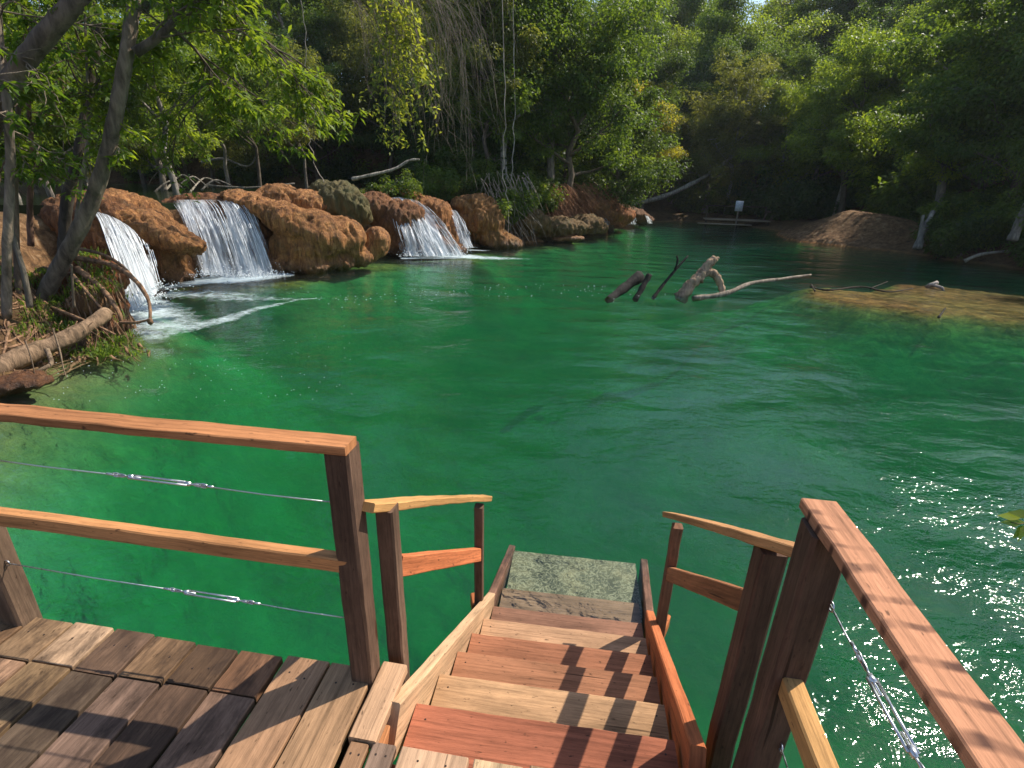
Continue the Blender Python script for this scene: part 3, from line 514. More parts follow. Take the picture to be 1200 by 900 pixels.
FO = MB(); FO.D = []
def foam_patch(spine, widths, dens, nu=60, nv=18, z=.006):
    spine = [Vector((*p[:2], 0)) for p in spine]; n = len(spine); vs = []; D = []
    for a in range(nu + 1):
        f = a / nu * (n - 1); i = min(int(f), n - 2); t = f - i; p = spine[i].lerp(spine[i + 1], t); w_ = widths[i] * (1 - t) + widths[i + 1] * t; de = dens[i] * (1 - t) + dens[i + 1] * t
        d = (spine[i + 1] - spine[i]).normalized(); s_ = Vector((-d.y, d.x, 0))
        for b in range(nv + 1):
            q = b / nv * 2 - 1; v = p + s_ * (q * w_); vs.append((v.x, v.y, z + max(0, mnoise.noise(Vector((v.x * 5, v.y * 5, 0))) * .02 * de))); D.append(de * (1 - q * q) * (1 if 0 < a < nu else .3))
    fs = [(a * (nv + 1) + b, (a + 1) * (nv + 1) + b, (a + 1) * (nv + 1) + b + 1, a * (nv + 1) + b + 1) for a in range(nu) for b in range(nv)]
    FO.add(vs, fs); FO.D += D
foam_patch([on(228, 330, 0), on(265, 327, 0), on(300, 325, 0), on(345, 322, 0)], [.6, 1.0, .85, .35], [.9, 1.1, 1.0, .5], z=.010)
foam_patch([on(158, 346, 0), on(172, 366, 0), on(186, 384, 0), on(182, 402, 0)], [.35, .9, 1.1, .6], [.95, .75, .6, .25], 70, 30, z=.006)
foam_patch([on(190, 345, 0), on(235, 345, 0), on(290, 350, 0), on(350, 352, 0)], [.5, .75, .7, .3], [.6, .52, .46, .3], 70, 26, z=.014)
foam_patch([on(165, 404, 0), on(215, 387, 0), on(265, 375, 0), on(300, 363, 0), on(350, 352, 0), on(400, 349, 0)], [.25, .4, .3, .2, .14, .06], [.3, .6, .66, .55, .45, .2], 90, 18, z=.018)
foam_patch([on(182, 340, 0), on(215, 335, 0), on(240, 331, 0)], [.4, .5, .5], [.55, .6, .8], z=.022)
foam_patch([on(468, 303, 0), on(500, 302, 0), on(545, 301, 0), on(585, 303, 0), on(625, 304, 0)], [.3, .5, .8, .6, .2], [.7, .75, .8, .6, .3], z=.010)
foam_patch([on(540, 293, 0), on(565, 294, 0), on(580, 294, 0)], [.25, .25, .1], [.8, .6, .2], z=.014)
foam_patch([on(735, 263, 0), on(750, 263, 0), on(765, 263, 0)], [.4, .4, .2], [.7, .6, .3], z=.010)
fo = FO.build('foam', FOAM); fa = fo.data.attributes.new('dens', 'FLOAT', 'POINT'); fa.data.foreach_set('value', np.clip(FO.D, 0, 1.2)); tag(fo, 'white foam on the water below the falls', 'foam', None, 'stuff')
BB = MB()
for i in range(130):                        # the line of drifting bubbles across the pool
    px = random.uniform(330, 800); py = 344 + random.gauss(0, 4) + 5 * math.sin((px - 300) * .013); p = on(px, py, 0); BB.blob((p.x, p.y, .0), (random.uniform(.006, .022), random.uniform(.006, .022), .004))
for i in range(160):
    p = on(random.uniform(60, 420), random.uniform(360, 470), 0); BB.blob((p.x, p.y, 0), (.006, .006, .004))
tag(BB.build('bubbles', SPRAY), 'scattered white bubbles drifting in a line across the pool', 'bubbles', None, 'stuff')

# ------------------------------------------------------------------ trees
def leaf_cloud(centres, radii, n, length, width, droop=.35, flat=.7, var=None, up=.6):
    # one small folded leaf per sample: base, side, tip, side
    k = rng.integers(0, len(centres), n); c = centres[k]; r = radii[k]
    d = rng.normal(size=(n, 3)); d /= np.linalg.norm(d, axis=1)[:, None]; p = c + d * (r * rng.random(n) ** .45)[:, None] * np.array([1, 1, flat])
    ax = d * .7 + rng.normal(size=(n, 3)) * .55; ax[:, 2] = ax[:, 2] * .5 - droop; ax /= np.linalg.norm(ax, axis=1)[:, None]
    nn = rng.normal(size=(n, 3)) * .6 + np.array([0, 0, up]) + d * .35; sd_ = np.cross(ax, nn); sd_ /= np.linalg.norm(sd_, axis=1)[:, None] + 1e-9; nm = np.cross(sd_, ax)
    L = length * rng.uniform(.6, 1.25, n)[:, None]; W_ = width * rng.uniform(.7, 1.2, n)[:, None]
    v = np.stack([p, p + ax * L * .45 + sd_ * W_ + nm * W_ * .3, p + ax * L - np.array([0, 0, 1]) * L * .12, p + ax * L * .45 - sd_ * W_ + nm * W_ * .3], 1).reshape(-1, 3)
    cv = (rng.random(len(centres)) if var is None else var)[k] * .6 + rng.random(n) * .4
    return v, cv
def leaf_mesh(name, v, cv):
    n = len(cv); me = bpy.data.meshes.new(name); me.vertices.add(len(v)); me.vertices.foreach_set('co', v.ravel()); me.loops.add(n * 4); me.loops.foreach_set('vertex_index', np.arange(n * 4)); me.polygons.add(n); me.polygons.foreach_set('loop_start', np.arange(n) * 4); me.polygons.foreach_set('loop_total', np.full(n, 4))
    a = me.attributes.new('var', 'FLOAT', 'FACE'); a.data.foreach_set('value', cv); me.materials.append(LEAF); me.update(calc_edges=True); return me
def limb(p, d, L, n=6, curve=.15, wob=.1):
    pts = [Vector(p)]; d = Vector(d).normalized()
    for i in range(n):
        d = (d + Vector((random.gauss(0, wob), random.gauss(0, wob), curve / n + random.gauss(0, wob * .6)))).normalized(); pts.append(pts[-1] + d * (L / n))
    return pts
def tree_meshes(seed, h, cr, trunk_r, low=.3, nleaf=9000, leaf=.2, lw=.055, lean=(0, 0), limbs=10, clump=.6, flat=.7, spread=1., droop=.35, trunk_pts=None):
    random.seed(seed); m = MB()
    if trunk_pts is None:
        tp = [Vector((0, 0, -.3))]
        for i in range(1, 9):
            f = i / 8; tp.append(Vector((lean[0] * f * f * h + random.gauss(0, .035 * h * f ** .5 * .6), lean[1] * f * f * h + random.gauss(0, .02 * h), f * h * .86)))
    else: tp = trunk_pts
    rr = [trunk_r * (1.25 if i == 0 else 1) * (1 - .8 * i / (len(tp) - 1)) for i in range(len(tp))]
    m.tube(tp, rr, 8, jit=.06); cen = []; rad = []
    def pick(f):
        f = f * (len(tp) - 1); i = min(int(f), len(tp) - 2); return tp[i].lerp(tp[i + 1], f - i), rr[i]
    for i in range(limbs):
        f = low + (1 - low) * (i + random.random()) / limbs; p, r0 = pick(min(.98, f)); a = i * 2.4 + random.gauss(0, .4); el = random.uniform(.1, .75) + .4 * f
        L = cr * spread * (1.15 - .45 * f) * random.uniform(.75, 1.2); pts = limb(p, (math.cos(a) * math.cos(el), math.sin(a) * math.cos(el), math.sin(el) * .8), L, 6, .25, .13); m.tube(pts, [r0 * .5 * (1 - .85 * k / 6) + .008 for k in range(7)], 5, cap=False)
        for k in (2, 3, 4, 5, 6):
            for q in range(2):
                b = a + random.gauss(0, 1.1); e = random.uniform(-.25, .8); l2 = L * random.uniform(.22, .5); p2 = limb(pts[k], (math.cos(b) * math.cos(e), math.sin(b) * math.cos(e), math.sin(e)), l2, 3, .1, .2); m.tube(p2, [r0 * .14 + .006, r0 * .1 + .005, .007, .004], 4, cap=False)
                cen.append(p2[-1]); rad.append(clump * random.uniform(.6, 1.25)); 
                if random.random() < .5: cen.append(p2[1].lerp(p2[2], .5)); rad.append(clump * random.uniform(.5, .9))
    cen = np.array([tuple(c) for c in cen]); rad = np.array(rad)
    v, cv = leaf_cloud(cen, rad, nleaf, leaf, lw, droop, flat)
    return m, leaf_mesh('crown', v, cv)
def make_tree(name, label, loc, seed, col, bark=(.16, .12, .085), group=None, rotz=0., scale=1., **k):
    t = thing(name, label, 'tree', loc, group); m, cm = tree_meshes(seed, **k)
    tr = m.build('trunk', BARK, t); tr.color = (*bark, 1); c = obj('crown', cm, t); c.color = (*col, 1); t.rotation_euler.z = rotz; t.scale = (scale,) * 3
    return t
def copy_thing(src, loc, rotz, scale, col=None, label=None, group=None, bark=None, name=None):
    r = src.copy(); C.objects.link(r); r.location = loc; r.rotation_euler.z = rotz; r.scale = (scale,) * 3 if isinstance(scale, (int, float)) else scale
    if label: r['label'] = label
    if group: r['group'] = group
    for ch in src.children:
        c = ch.copy(); C.objects.link(c); c.parent = r
        if col and c.name.startswith(('crown', 'foliage')): c.color = (*col, 1)
        if bark and c.name.startswith(('trunk', 'stem')): c.color = (*bark, 1)
    return r
# prototypes stand at their own first spot
DARK = (.06, .10, .02); MID = (.09, .145, .026); FRESH = (.16, .225, .032); YEL = (.26, .25, .035); OLIVE = (.13, .15, .042); BLUEG = (.055, .10, .038)
protos = {}
PAR = {'broad': dict(h=9, cr=3.6, trunk_r=.2, nleaf=30000, leaf=.17, lw=.045, limbs=13, clump=.8, low=.2),
       'tall': dict(h=12, cr=3.2, trunk_r=.2, nleaf=30000, leaf=.16, lw=.045, limbs=15, clump=.75, low=.28),
       'loose': dict(h=10, cr=3.4, trunk_r=.14, nleaf=19000, leaf=.17, lw=.036, limbs=12, clump=.6, low=.34),
       'dense': dict(h=8, cr=3.2, trunk_r=.18, nleaf=32000, leaf=.15, lw=.042, limbs=14, clump=.75, low=.1),
       'layered': dict(h=10, cr=3.8, trunk_r=.2, nleaf=28000, leaf=.18, lw=.05, limbs=10, clump=.9, low=.2, flat=.4),
       'weepy': dict(h=8.5, cr=3.3, trunk_r=.17, nleaf=24000, leaf=.2, lw=.034, limbs=12, clump=.75, low=.16, droop=.8)}
def place(kind, x, y, scale=1., rz=None, col=MID, label='', group=None, bark=None, sink=0.):
    random.seed(int(abs(x) * 977 + abs(y) * 131)); rz = random.uniform(0, 6.28) if rz is None else rz; z = gz(x, y) - sink
    if kind not in protos:
        protos[kind] = make_tree('broadleaf_tree', label, (x, y, z), sum(map(ord, kind)), col, group=group, rotz=rz, scale=scale, **PAR[kind]); t = protos[kind]
        if bark: [setattr(q, 'color', (*bark, 1)) for q in t.children if q.name.startswith('trunk')]
        return t
    bark = bark or random.choice([(.16, .12, .085), (.24, .2, .16), (.12, .095, .07), (.33, .29, .24)])
    return copy_thing(protos[kind], (x, y, z), rz, scale, col, label, group, bark)
GF = 'trees of the surrounding forest'
# trees one can single out
place('broad', 2.6, 28.2, 1.02, 1., MID, 'spreading glossy green tree leaning over the roots of the middle bank', GF)
place('dense', 5.6, 31.4, .9, 2., DARK, 'bushy dark tree right of the spreading bank tree', GF)
place('layered', 8.6, 40.5, .82, .6, YEL, 'yellow-leaved tree beside the far trickle', GF)
place('loose', 17.0, 44, 1.05, 2.1, OLIVE, 'slender pale-trunked tree behind the far dock', GF, bark=(.42, .40, .35))
place('layered', 19.6, 33.0, .9, 3.6, FRESH, 'bright yellow-green tree leaning out above the sandy mound', GF)
place('broad', 21.2, 25.4, .85, .3, FRESH, 'sunlit fresh green tree right of the sandy mound', GF)
place('tall', 25.0, 37.0, .95, 1.3, FRESH, 'tall pale green tree at the top right behind the mound', GF)
place('weepy', 20.4, 22.0, .78, 4.2, MID, 'drooping tree over the right shore above the white stumps', GF)
place('dense', 20.8, 18.4, .8, 2.2, DARK, 'dark bushy tree at the right edge of the water', GF)
place('loose', -1.5, 25.5, .9, .2, OLIVE, 'thin olive tree behind the middle waterfall', GF, bark=(.12, .09, .07))
# forest behind, by zone
def scatter(zone, n, dmin, kinds, cols, label, smin=.85, smax=1.2, seed=1, cond=None):
    r = random.Random(seed); got = []; tries = 0
    while len(got) < n and tries < 6000:
        tries += 1; x = r.uniform(zone[0], zone[1]); y = r.uniform(zone[2], zone[3])
        if abs(math.degrees(math.atan2(x, y))) > 46: continue
        if float(sdist(x, y)[0][0]) < 1.6 or (cond and not cond(x, y)): continue
        if (x - 17) ** 2 + (y - 29.5) ** 2 < 16: continue
        u_ = (x - 17.4) * .87 + (y - 28.6) * .5; v_ = -(x - 17.4) * .5 + (y - 28.6) * .87
        if 0 < u_ < 13 and abs(v_) < 3.2: continue
        if any((x - a) ** 2 + (y - b) ** 2 < dmin ** 2 for a, b in got): continue
        got.append((x, y)); place(r.choice(kinds), x, y, r.uniform(smin, smax), r.uniform(0, 6.28), r.choice(cols), label, GF)
ALLK = ['broad', 'tall', 'dense', 'layered', 'weepy', 'loose']
scatter((-34, -4, 39, 50), 22, 2.9, ALLK, [DARK, MID, OLIVE, MID, BLUEG], 'green tree in the forest wall beyond the upper river', .85, 1.15, 3)
scatter((-40, -4, 50, 62), 14, 3.6, ['tall', 'broad', 'layered'], [MID, OLIVE, FRESH], 'tall tree rising behind the forest wall of the upper river', 1.1, 1.45, 4)
scatter((-3.2, 7, 25, 44), 15, 2.7, ALLK, [DARK, MID, BLUEG, OLIVE], 'green tree in the thicket behind the middle bank', .85, 1.2, 5, lambda x, y: y > 24.5 + .6 * x)
scatter((3, 19, 43, 54), 16, 2.9, ['broad', 'tall', 'dense', 'loose', 'weepy'], [DARK, BLUEG, OLIVE, MID], 'dark tree of the wood behind the far end of the pool', .75, 1.05, 6)
scatter((0, 36, 54, 76), 22, 3.8, ['broad', 'tall', 'layered'], [MID, OLIVE, FRESH, MID], 'tree on the wooded slope above the far end of the pool', 1.1, 1.4, 7)
scatter((20, 30, 22, 46), 18, 2.9, ALLK, [DARK, MID, FRESH, BLUEG], 'green tree of the wood behind the right shore', .85, 1.1, 8)
scatter((30, 44, 26, 60), 14, 3.8, ['broad', 'tall', 'layered'], [MID, FRESH, DARK], 'tree high on the wooded slope at the right', 1.0, 1.25, 9)
scatter((-22, -12, 17, 36), 8, 3.0, ['loose', 'weepy', 'broad'], [MID, FRESH, OLIVE], 'light green tree on the left side of the upper river', .8, 1.05, 10)

# shrubs along the shores
def make_shrub(label, loc, seed, col):
    random.seed(seed); t = thing('shrub', label, 'shrub', loc, 'shrubs along the shores'); m = MB(); cen = []; rad = []
    for i in range(14):
        a = random.uniform(0, 6.28); e = random.uniform(.5, 1.4); pts = limb((random.gauss(0, .12), random.gauss(0, .12), -.1), (math.cos(a) * math.cos(e), math.sin(a) * math.cos(e), math.sin(e)), random.uniform(.7, 1.7), 5, -.1, .15); m.tube(pts, [.018, .015, .012, .009, .006, .004], 4, cap=False)
        for k in (2, 3, 4, 5): cen.append(tuple(pts[k])); rad.append(random.uniform(.18, .4))
    v, cv = leaf_cloud(np.array(cen), np.array(rad), 5600, .14, .034, .3, .8); s_ = m.build('stem', BARK, t); s_.color = (.12, .09, .06, 1); f = obj('foliage', leaf_mesh('foliage', v, cv), t); f.color = (*col, 1); return t
SHR = []
def shrub(x, y, scale, col, label, z=None):
    loc = (x, y, gz(x, y) if z is None else z); random.seed(int(x * 71 + y * 37))
    if len(SHR) < 3: SHR.append(make_shrub(label, loc, 50 + len(SHR), col)); SHR[-1].scale = (scale,) * 3; return
    copy_thing(random.choice(SHR), loc, random.uniform(0, 6.28), scale, col, label, 'shrubs along the shores')
r_ = random.Random(77)
def shore_shrubs(k0, k1, n, off, label, cols, smin=.7, smax=1.3):
    for i in range(n):
        k = r_.randint(k0, k1); f = r_.random(); p = PA[k] * (1 - f) + PB[k] * f; d = PB[k] - PA[k]; d = d / np.hypot(*d); nn = np.array([-d[1], d[0]]); o_ = r_.uniform(*off)
        q = p + nn * o_
        if float(sdist(*q)[0][0]) < 0: q = p - nn * o_
        if float(sdist(*q)[0][0]) < .3: continue
        shrub(float(q[0]), float(q[1]), r_.uniform(smin, smax), r_.choice(cols), label)
shore_shrubs(16, 19, 16, (1.2, 3.5), 'leafy shrub on the middle bank between the falls and the root mat', [MID, DARK, OLIVE])
shore_shrubs(20, 23, 16, (2.2, 6), 'dark shrub in the shade at the far end of the pool', [DARK, BLUEG])
shore_shrubs(27, 29, 24, (.9, 3.2), 'dark shrub crowding the right shore', [DARK, MID, BLUEG])
shore_shrubs(14, 16, 7, (2.4, 3.6), 'low shrub on top of the ledge behind the middle waterfall', [DARK, OLIVE], .5, .9)
for i in range(26):
    x = r_.uniform(-30, -5); y = 40.5 - x * .0 + r_.uniform(-1, 2.5) - .12 * (x + 5); shrub(x, y, r_.uniform(1.1, 2.0), r_.choice([DARK, MID, BLUEG]), 'shrub along the far side of the upper river', 1.6)

for i in range(34):
    x = r_.uniform(-22, 0); y = 44 + r_.uniform(-1.5, 5); shrub(x, y, r_.uniform(1.6, 2.6), r_.choice([DARK, MID, OLIVE]), 'tall shrub on the slope behind the upper river')
for i in range(30):
    x = r_.uniform(-3, 9); y = 25.5 + x * .9 + r_.uniform(2.5, 11)
    if float(sdist(x, y)[0][0]) > 2: shrub(x, y, r_.uniform(1.2, 2.2), r_.choice([DARK, MID, BLUEG]), 'undergrowth shrub in the thicket behind the middle bank')
for i in range(40):
    x = r_.uniform(12, 28); y = r_.uniform(24, 50)
    if float(sdist(x, y)[0][0]) > 2.2 and (x - 17) ** 2 + (y - 29.5) ** 2 > 12: shrub(x, y, r_.uniform(1.2, 2.3), r_.choice([DARK, MID, BLUEG]), 'undergrowth shrub in the wood behind the right shore')

# ------------------------------------------------------------------ left bank: leaning tree, limbs, stems, roots, log
def poly(pts, n=8):                         # smooth curve through points
    pts = [Vector(p) for p in pts]; out = []
    for i in range(len(pts) - 1):
        p0 = pts[max(i - 1, 0)]; p1 = pts[i]; p2 = pts[i + 1]; p3 = pts[min(i + 2, len(pts) - 1)]
        for k in range(n):
            t = k / n; out.append(.5 * ((2 * p1) + (-p0 + p2) * t + (2 * p0 - 5 * p1 + 4 * p2 - p3) * t * t + (-p0 + 3 * p1 - 3 * p2 + p3) * t ** 3))
    out.append(pts[-1]); return out
def lin(a, b, n): return [a + (b - a) * i / (n - 1) for i in range(n)]
def whorls(cen, per, length, width, name, spread=.12, droop=.35):   # leaves set in star-like tufts at twig ends
    V = []; cv = []
    for c in cen:
        base = rng.random() * .6
        for k in range(per):
            a = rng.random() * 6.283; e = rng.normal(-.1, .45); ax = np.array([math.cos(a) * math.cos(e), math.sin(a) * math.cos(e), math.sin(e) - droop * .5]); ax /= np.linalg.norm(ax)
            L = length * rng.uniform(.6, 1.2); W_ = width * rng.uniform(.7, 1.2); p = np.array(c) + rng.normal(size=3) * spread * .4; nn = np.array([0, 0, 1.]) + rng.normal(size=3) * .35; s_ = np.cross(ax, nn); s_ /= np.linalg.norm(s_) + 1e-9; nm = np.cross(s_, ax)
            V += [p, p + ax * L * .5 + s_ * W_ + nm * W_ * .3, p + ax * L - np.array([0, 0, L * .18]), p + ax * L * .5 - s_ * W_ + nm * W_ * .3]; cv.append(base + rng.random() * .4)
    return leaf_mesh(name, np.array(V), np.array(cv))
def twiggy(m, start, direc, L, depth, cen, r=.03, curve=-.1):
    pts = limb(start, direc, L, 6, curve, .16); m.tube(pts, [r * (1 - .8 * k / 6) + .002 for k in range(7)], 5, cap=False)
    if depth == 0: cen += [tuple(p) for p in pts[2:]]; return
    for k in (2, 3, 4, 5, 6):
        for q in range(2):
            d = (pts[k] - pts[k - 1]).normalized() + Vector((random.gauss(0, .7), random.gauss(0, .7), random.gauss(0, .4))); twiggy(m, pts[k], d, L * random.uniform(.3, .55), depth - 1, cen, r * .5, curve)
# the leaning tree
random.seed(31)
base = at(52, 345, 8.4); T = thing('leaning_tree', 'grey-brown leaning tree on the left bank with its roots over the waterfall', 'tree', base)
rel = lambda pts: [Vector(p) - base for p in pts]
tp = poly([at(40, 372, 8.3), at(58, 335, 8.4), at(82, 290, 8.4), at(108, 235, 8.5), at(128, 170, 8.6), at(143, 95, 8.7), at(152, 40, 8.8), at(160, -20, 9.0), at(172, -110, 9.2), at(185, -220, 9.6)])
m = MB(); m.tube(rel(tp), [x * (1.0 + .05 * math.sin(i * 1.7)) for i, x in enumerate(lin(.125, .072, len(tp)))], 14, jit=.02); tr = m.build('trunk', BARK, T); tr.color = (.19, .145, .105, 1)
m = MB(); cen = []
for pts, r0 in (([at(158, 62, 8.7), at(190, 40, 8.9), at(215, 8, 9.1), at(240, -40, 9.4)], .075), ([at(200, 32, 9.0), at(232, 62, 9.5), at(252, 98, 9.9)], .03), ([at(168, -60, 9.1), at(240, -20, 9.8), at(290, 30, 10.6), at(330, 62, 11.2)], .05), ([at(165, -80, 9.1), at(100, -60, 9.0), at(60, 20, 9.0)], .04)):
    pts = poly(pts, 5); m.tube(rel(pts), lin(r0, r0 * .35, len(pts)), 7)
    for k in range(3, len(pts)):
        d = (pts[k] - pts[k - 1]).normalized() + Vector((random.gauss(0, .6), random.gauss(0, .6), -.25)); twiggy(m, pts[k] - base, d, random.uniform(.8, 1.6), 1, cen, .014, -.35)
br = m.build('branches', BARK, T); br.color = (.13, .10, .075, 1)
sel = [c for c in cen if random.random() < .4 and c[0] > .9]
cw = obj('crown', whorls(sel, 9, .17, .026, 'crown', .1, .6), T); cw.color = (.12, .18, .025, 1)
# thick dark limb in the top left corner
random.seed(32)
T2 = thing('forked_tree', 'thick dark trunk crossing the top left corner', 'tree', at(-60, 330, 7.2)); b2 = T2.location.copy()
m = MB(); pts = poly([at(-60, 330, 7.2), at(-40, 230, 7.2), at(0, 120, 7.2), at(35, 65, 7.2), at(70, 22, 7.2), at(105, -20, 7.3), at(150, -90, 7.5)], 6); m.tube([p - b2 for p in pts], lin(.135, .09, len(pts)), 12, jit=.04); o = m.build('trunk', BARK, T2); o.color = (.15, .11, .085, 1)
m = MB(); cen = []
for k in range(14, len(pts), 4): twiggy(m, pts[k] - b2, Vector((random.gauss(-.5, .4), random.gauss(-.1, .5), random.gauss(.5, .3))), random.uniform(.7, 1.2), 1, cen, .014, -.1)
o = m.build('branches', BARK, T2); o.color = (.1, .08, .06, 1)
sel = [c for c in cen if random.random() < .16]; o = obj('crown', whorls(sel, 8, .15, .026, 'crown', .1, .5), T2); o.color = (.07, .11, .02, 1)
# thin stems
def stem(label, pts, r0, r1, col, leaves=0, seed=1, leafcol=(.08, .14, .02), name='sapling'):
    random.seed(seed); pts = poly(pts, 6); b = pts[0].copy(); t = thing(name, label, 'tree', b, 'thin stems on the left bank'); m = MB(); m.tube([p - b for p in pts], lin(r0, r1, len(pts)), 8, jit=.05); cen = []
    if leaves:
        for k in range(len(pts) // 2, len(pts)):
            twiggy(m, pts[k] - b, Vector((random.gauss(.1, .8), random.gauss(-.2, .8), random.gauss(.1, .4))), random.uniform(.5, 1.2), 1, cen, .01, -.2)
    o = m.build('trunk', BARK, t); o.color = (*col, 1)
    if leaves: sel = [c for c in cen if random.random() < leaves]; f = obj('crown', whorls(sel, 8, .15, .026, 'crown', .08, .5), t); f.color = (*leafcol, 1)
stem('grey stem with pale bark at the far left edge', [at(8, 372, 7.0), at(8, 300, 7.0), at(12, 200, 7.1), at(9, 130, 7.1), at(2, 70, 7.2), at(-10, -40, 7.4)], .058, .04, (.22, .17, .125), .08, 41)
stem('slim brown stem right of the grey edge stem', [at(22, 350, 7.8), at(19, 280, 7.9), at(18, 200, 8.0), at(22, 120, 8.1), at(30, 40, 8.2)], .045, .025, (.17, .12, .085), .15, 42)
stem('reddish thin stem standing on the bank left of the leaning trunk', [at(36, 288, 9.4), at(35, 235, 9.4), at(38, 180, 9.4), at(34, 120, 9.5), at(45, 30, 9.6)], .05, .025, (.17, .095, .065), .3, 43)
stem('dark trunk close behind the leaning tree', [at(75, 300, 9.2), at(78, 240, 9.2), at(92, 180, 9.3), at(102, 120, 9.5), at(118, 30, 9.8)], .10, .05, (.075, .058, .045), .0, 44)
stem('pale thin stem touching the leaning trunk', [at(86, 282, 9.0), at(94, 220, 9.0), at(104, 150, 9.0), at(101, 60, 9.1), at(98, -20, 9.2)], .028, .014, (.24, .2, .15), .25, 45, (.13, .2, .02))
stem('crooked stem below the left stems near the log', [at(35, 360, 7.3), at(28, 320, 7.3), at(14, 270, 7.4), at(10, 220, 7.5)], .04, .02, (.19, .16, .12), 0, 46)
stem('short thin stake-like stem in front of the root burl', [at(87, 360, 7.7), at(85, 335, 7.7), at(84, 310, 7.7)], .02, .014, (.2, .15, .1), 0, 47)
# screen of leafy saplings behind the leaning tree
for i, (px, py, Y) in enumerate([(20, 235, 15.0), (60, 230, 16.5), (-60, 240, 13.0), (105, 222, 20.0), (-30, 235, 15.5), (45, 225, 19)]):
    p = at(px, py, Y); t = place(['loose', 'weepy'][i % 2], p.x, p.y, random.uniform(.5, .62), None, [FRESH, MID, FRESH, OLIVE][i % 4], 'leafy young tree in the thicket at the left edge', GF)

# roots
from mathutils.bvhtree import BVHTree
BANK = []
for o_ in [o for o in C.objects if o.name.startswith('bank_rock')]:
    BANK.append((o_.location.copy(), BVHTree.FromPolygons([v.co.copy() for v in o_.data.vertices], [tuple(p.vertices) for p in o_.data.polygons])))
def bz(x, y):                               # height of the bank: earth or the rocks lying on it
    h = gz(x, y)
    for l_, b_ in BANK:
        q = b_.ray_cast(Vector((x, y, 6)) - l_, Vector((0, 0, -1)))
        if q[0] is not None: h = max(h, (q[0] + l_).z)
    return h
def surf(p, lift=.03): return Vector((p.x, p.y, max(bz(p.x, p.y), 0.0) + lift))
def root_run(m, p, d, L, r, n=9, wob=.35, down=True, lift=.02):
    p = Vector(p); d = Vector(d).normalized(); pts = [p.copy()]
    for i in range(n):
        d = (d + Vector((random.gauss(0, wob), random.gauss(0, wob), 0)) * .5).normalized(); p = p + d * (L / n)
        h = bz(p.x, p.y)
        if h < -.2 and i > 1: break
        p.z = max(h, -.05) * .85 + p.z * .15 + lift; pts.append(p.copy())
    pts = poly(pts, 3); m.tube(pts, [r * (1 - .75 * k / (len(pts) - 1)) for k in range(len(pts))], 6)
random.seed(61); m = MB()
for pts, r0 in (([at(70, 300, 8.6), at(105, 305, 8.8), at(135, 312, 8.6), at(160, 330, 8.3), at(174, 352, 8.1), at(176, 376, 7.9)], .05), ([at(95, 292, 8.9), at(125, 300, 8.8), at(150, 318, 8.5), at(166, 340, 8.2), at(172, 350, 8.1)], .03), ([at(90, 315, 8.5), at(110, 330, 8.3), at(125, 345, 8.1), at(140, 368, 7.9), at(142, 385, 7.9)], .055), ([at(85, 322, 8.3), at(100, 340, 8.0), at(120, 362, 7.8), at(135, 368, 7.7)], .03), ([at(60, 360, 7.9), at(90, 372, 7.6), at(118, 384, 7.4), at(135, 392, 7.4)], .03), ([at(140, 378, 7.8), at(160, 378, 7.8), at(176, 374, 7.8)], .03)):
    pts = poly(pts, 6); m.tube(pts, lin(r0, r0 * .45, len(pts)), 8, jit=.06)
m.blob(at(176, 377, 7.9), (.05, .05, .06))
for i in range(260):
    px = random.uniform(10, 150); p = at(px, random.uniform(300, 400), random.uniform(7.0, 9.6)); p = surf(p, .03); root_run(m, p, (random.gauss(.7, .5), random.gauss(-.7, .4), 0), random.uniform(.5, 1.7), random.choice([.006, .009, .014, .022, .03]), 11, lift=.012)
for i in range(60):                        # hanging rootlets at the water's edge
    p = at(random.uniform(60, 150), random.uniform(372, 410), random.uniform(7.2, 8.2)); q = p + Vector((random.gauss(.1, .12), random.gauss(-.15, .1), -random.uniform(.2, .5))); m.tube(poly([p, p.lerp(q, .5) + Vector((random.gauss(0, .05), random.gauss(0, .05), .04)), q], 4), lin(.008, .002, 9), 4)
ro = m.build('roots', BARK, T); ro.color = (.26, .15, .085, 1); ro.matrix_parent_inverse = Matrix.Translation(-base)
# fallen log
random.seed(62); m = MB(); lp = poly([at(-40, 452, 6.0), at(0, 430, 6.3), at(40, 412, 6.7), at(75, 398, 7.0), at(110, 378, 7.4), at(125, 366, 7.7)], 5); m.tube(lp, [x * (1 + .08 * math.sin(i * .9)) for i, x in enumerate(lin(.15, .09, len(lp)))], 12, jit=.04)
lo = m.build('fallen_log', BARK); lo.color = (.27, .175, .105, 1); tag(lo, 'pale fallen log lying along the left waterline', 'log')
m = MB(); pts = poly([at(55, 410, 6.6), at(60, 425, 6.4), at(50, 432, 6.2), at(20, 445, 6.0)], 5); m.tube(pts, lin(.035, .02, len(pts)), 6); pts = poly([at(62, 385, 6.6), at(70, 410, 6.4), at(74, 430, 6.3), at(78, 443, 6.2)], 5); m.tube(pts, lin(.014, .005, len(pts)), 5); pts = poly([at(30, 400, 6.3), at(38, 425, 6.1), at(42, 450, 6.0)], 5); m.tube(pts, lin(.01, .004, len(pts)), 5)
o = m.build('dangling_roots', BARK); o.color = (.2, .14, .09, 1); tag(o, 'crooked dangling roots hanging from the fallen log to the water', 'roots')
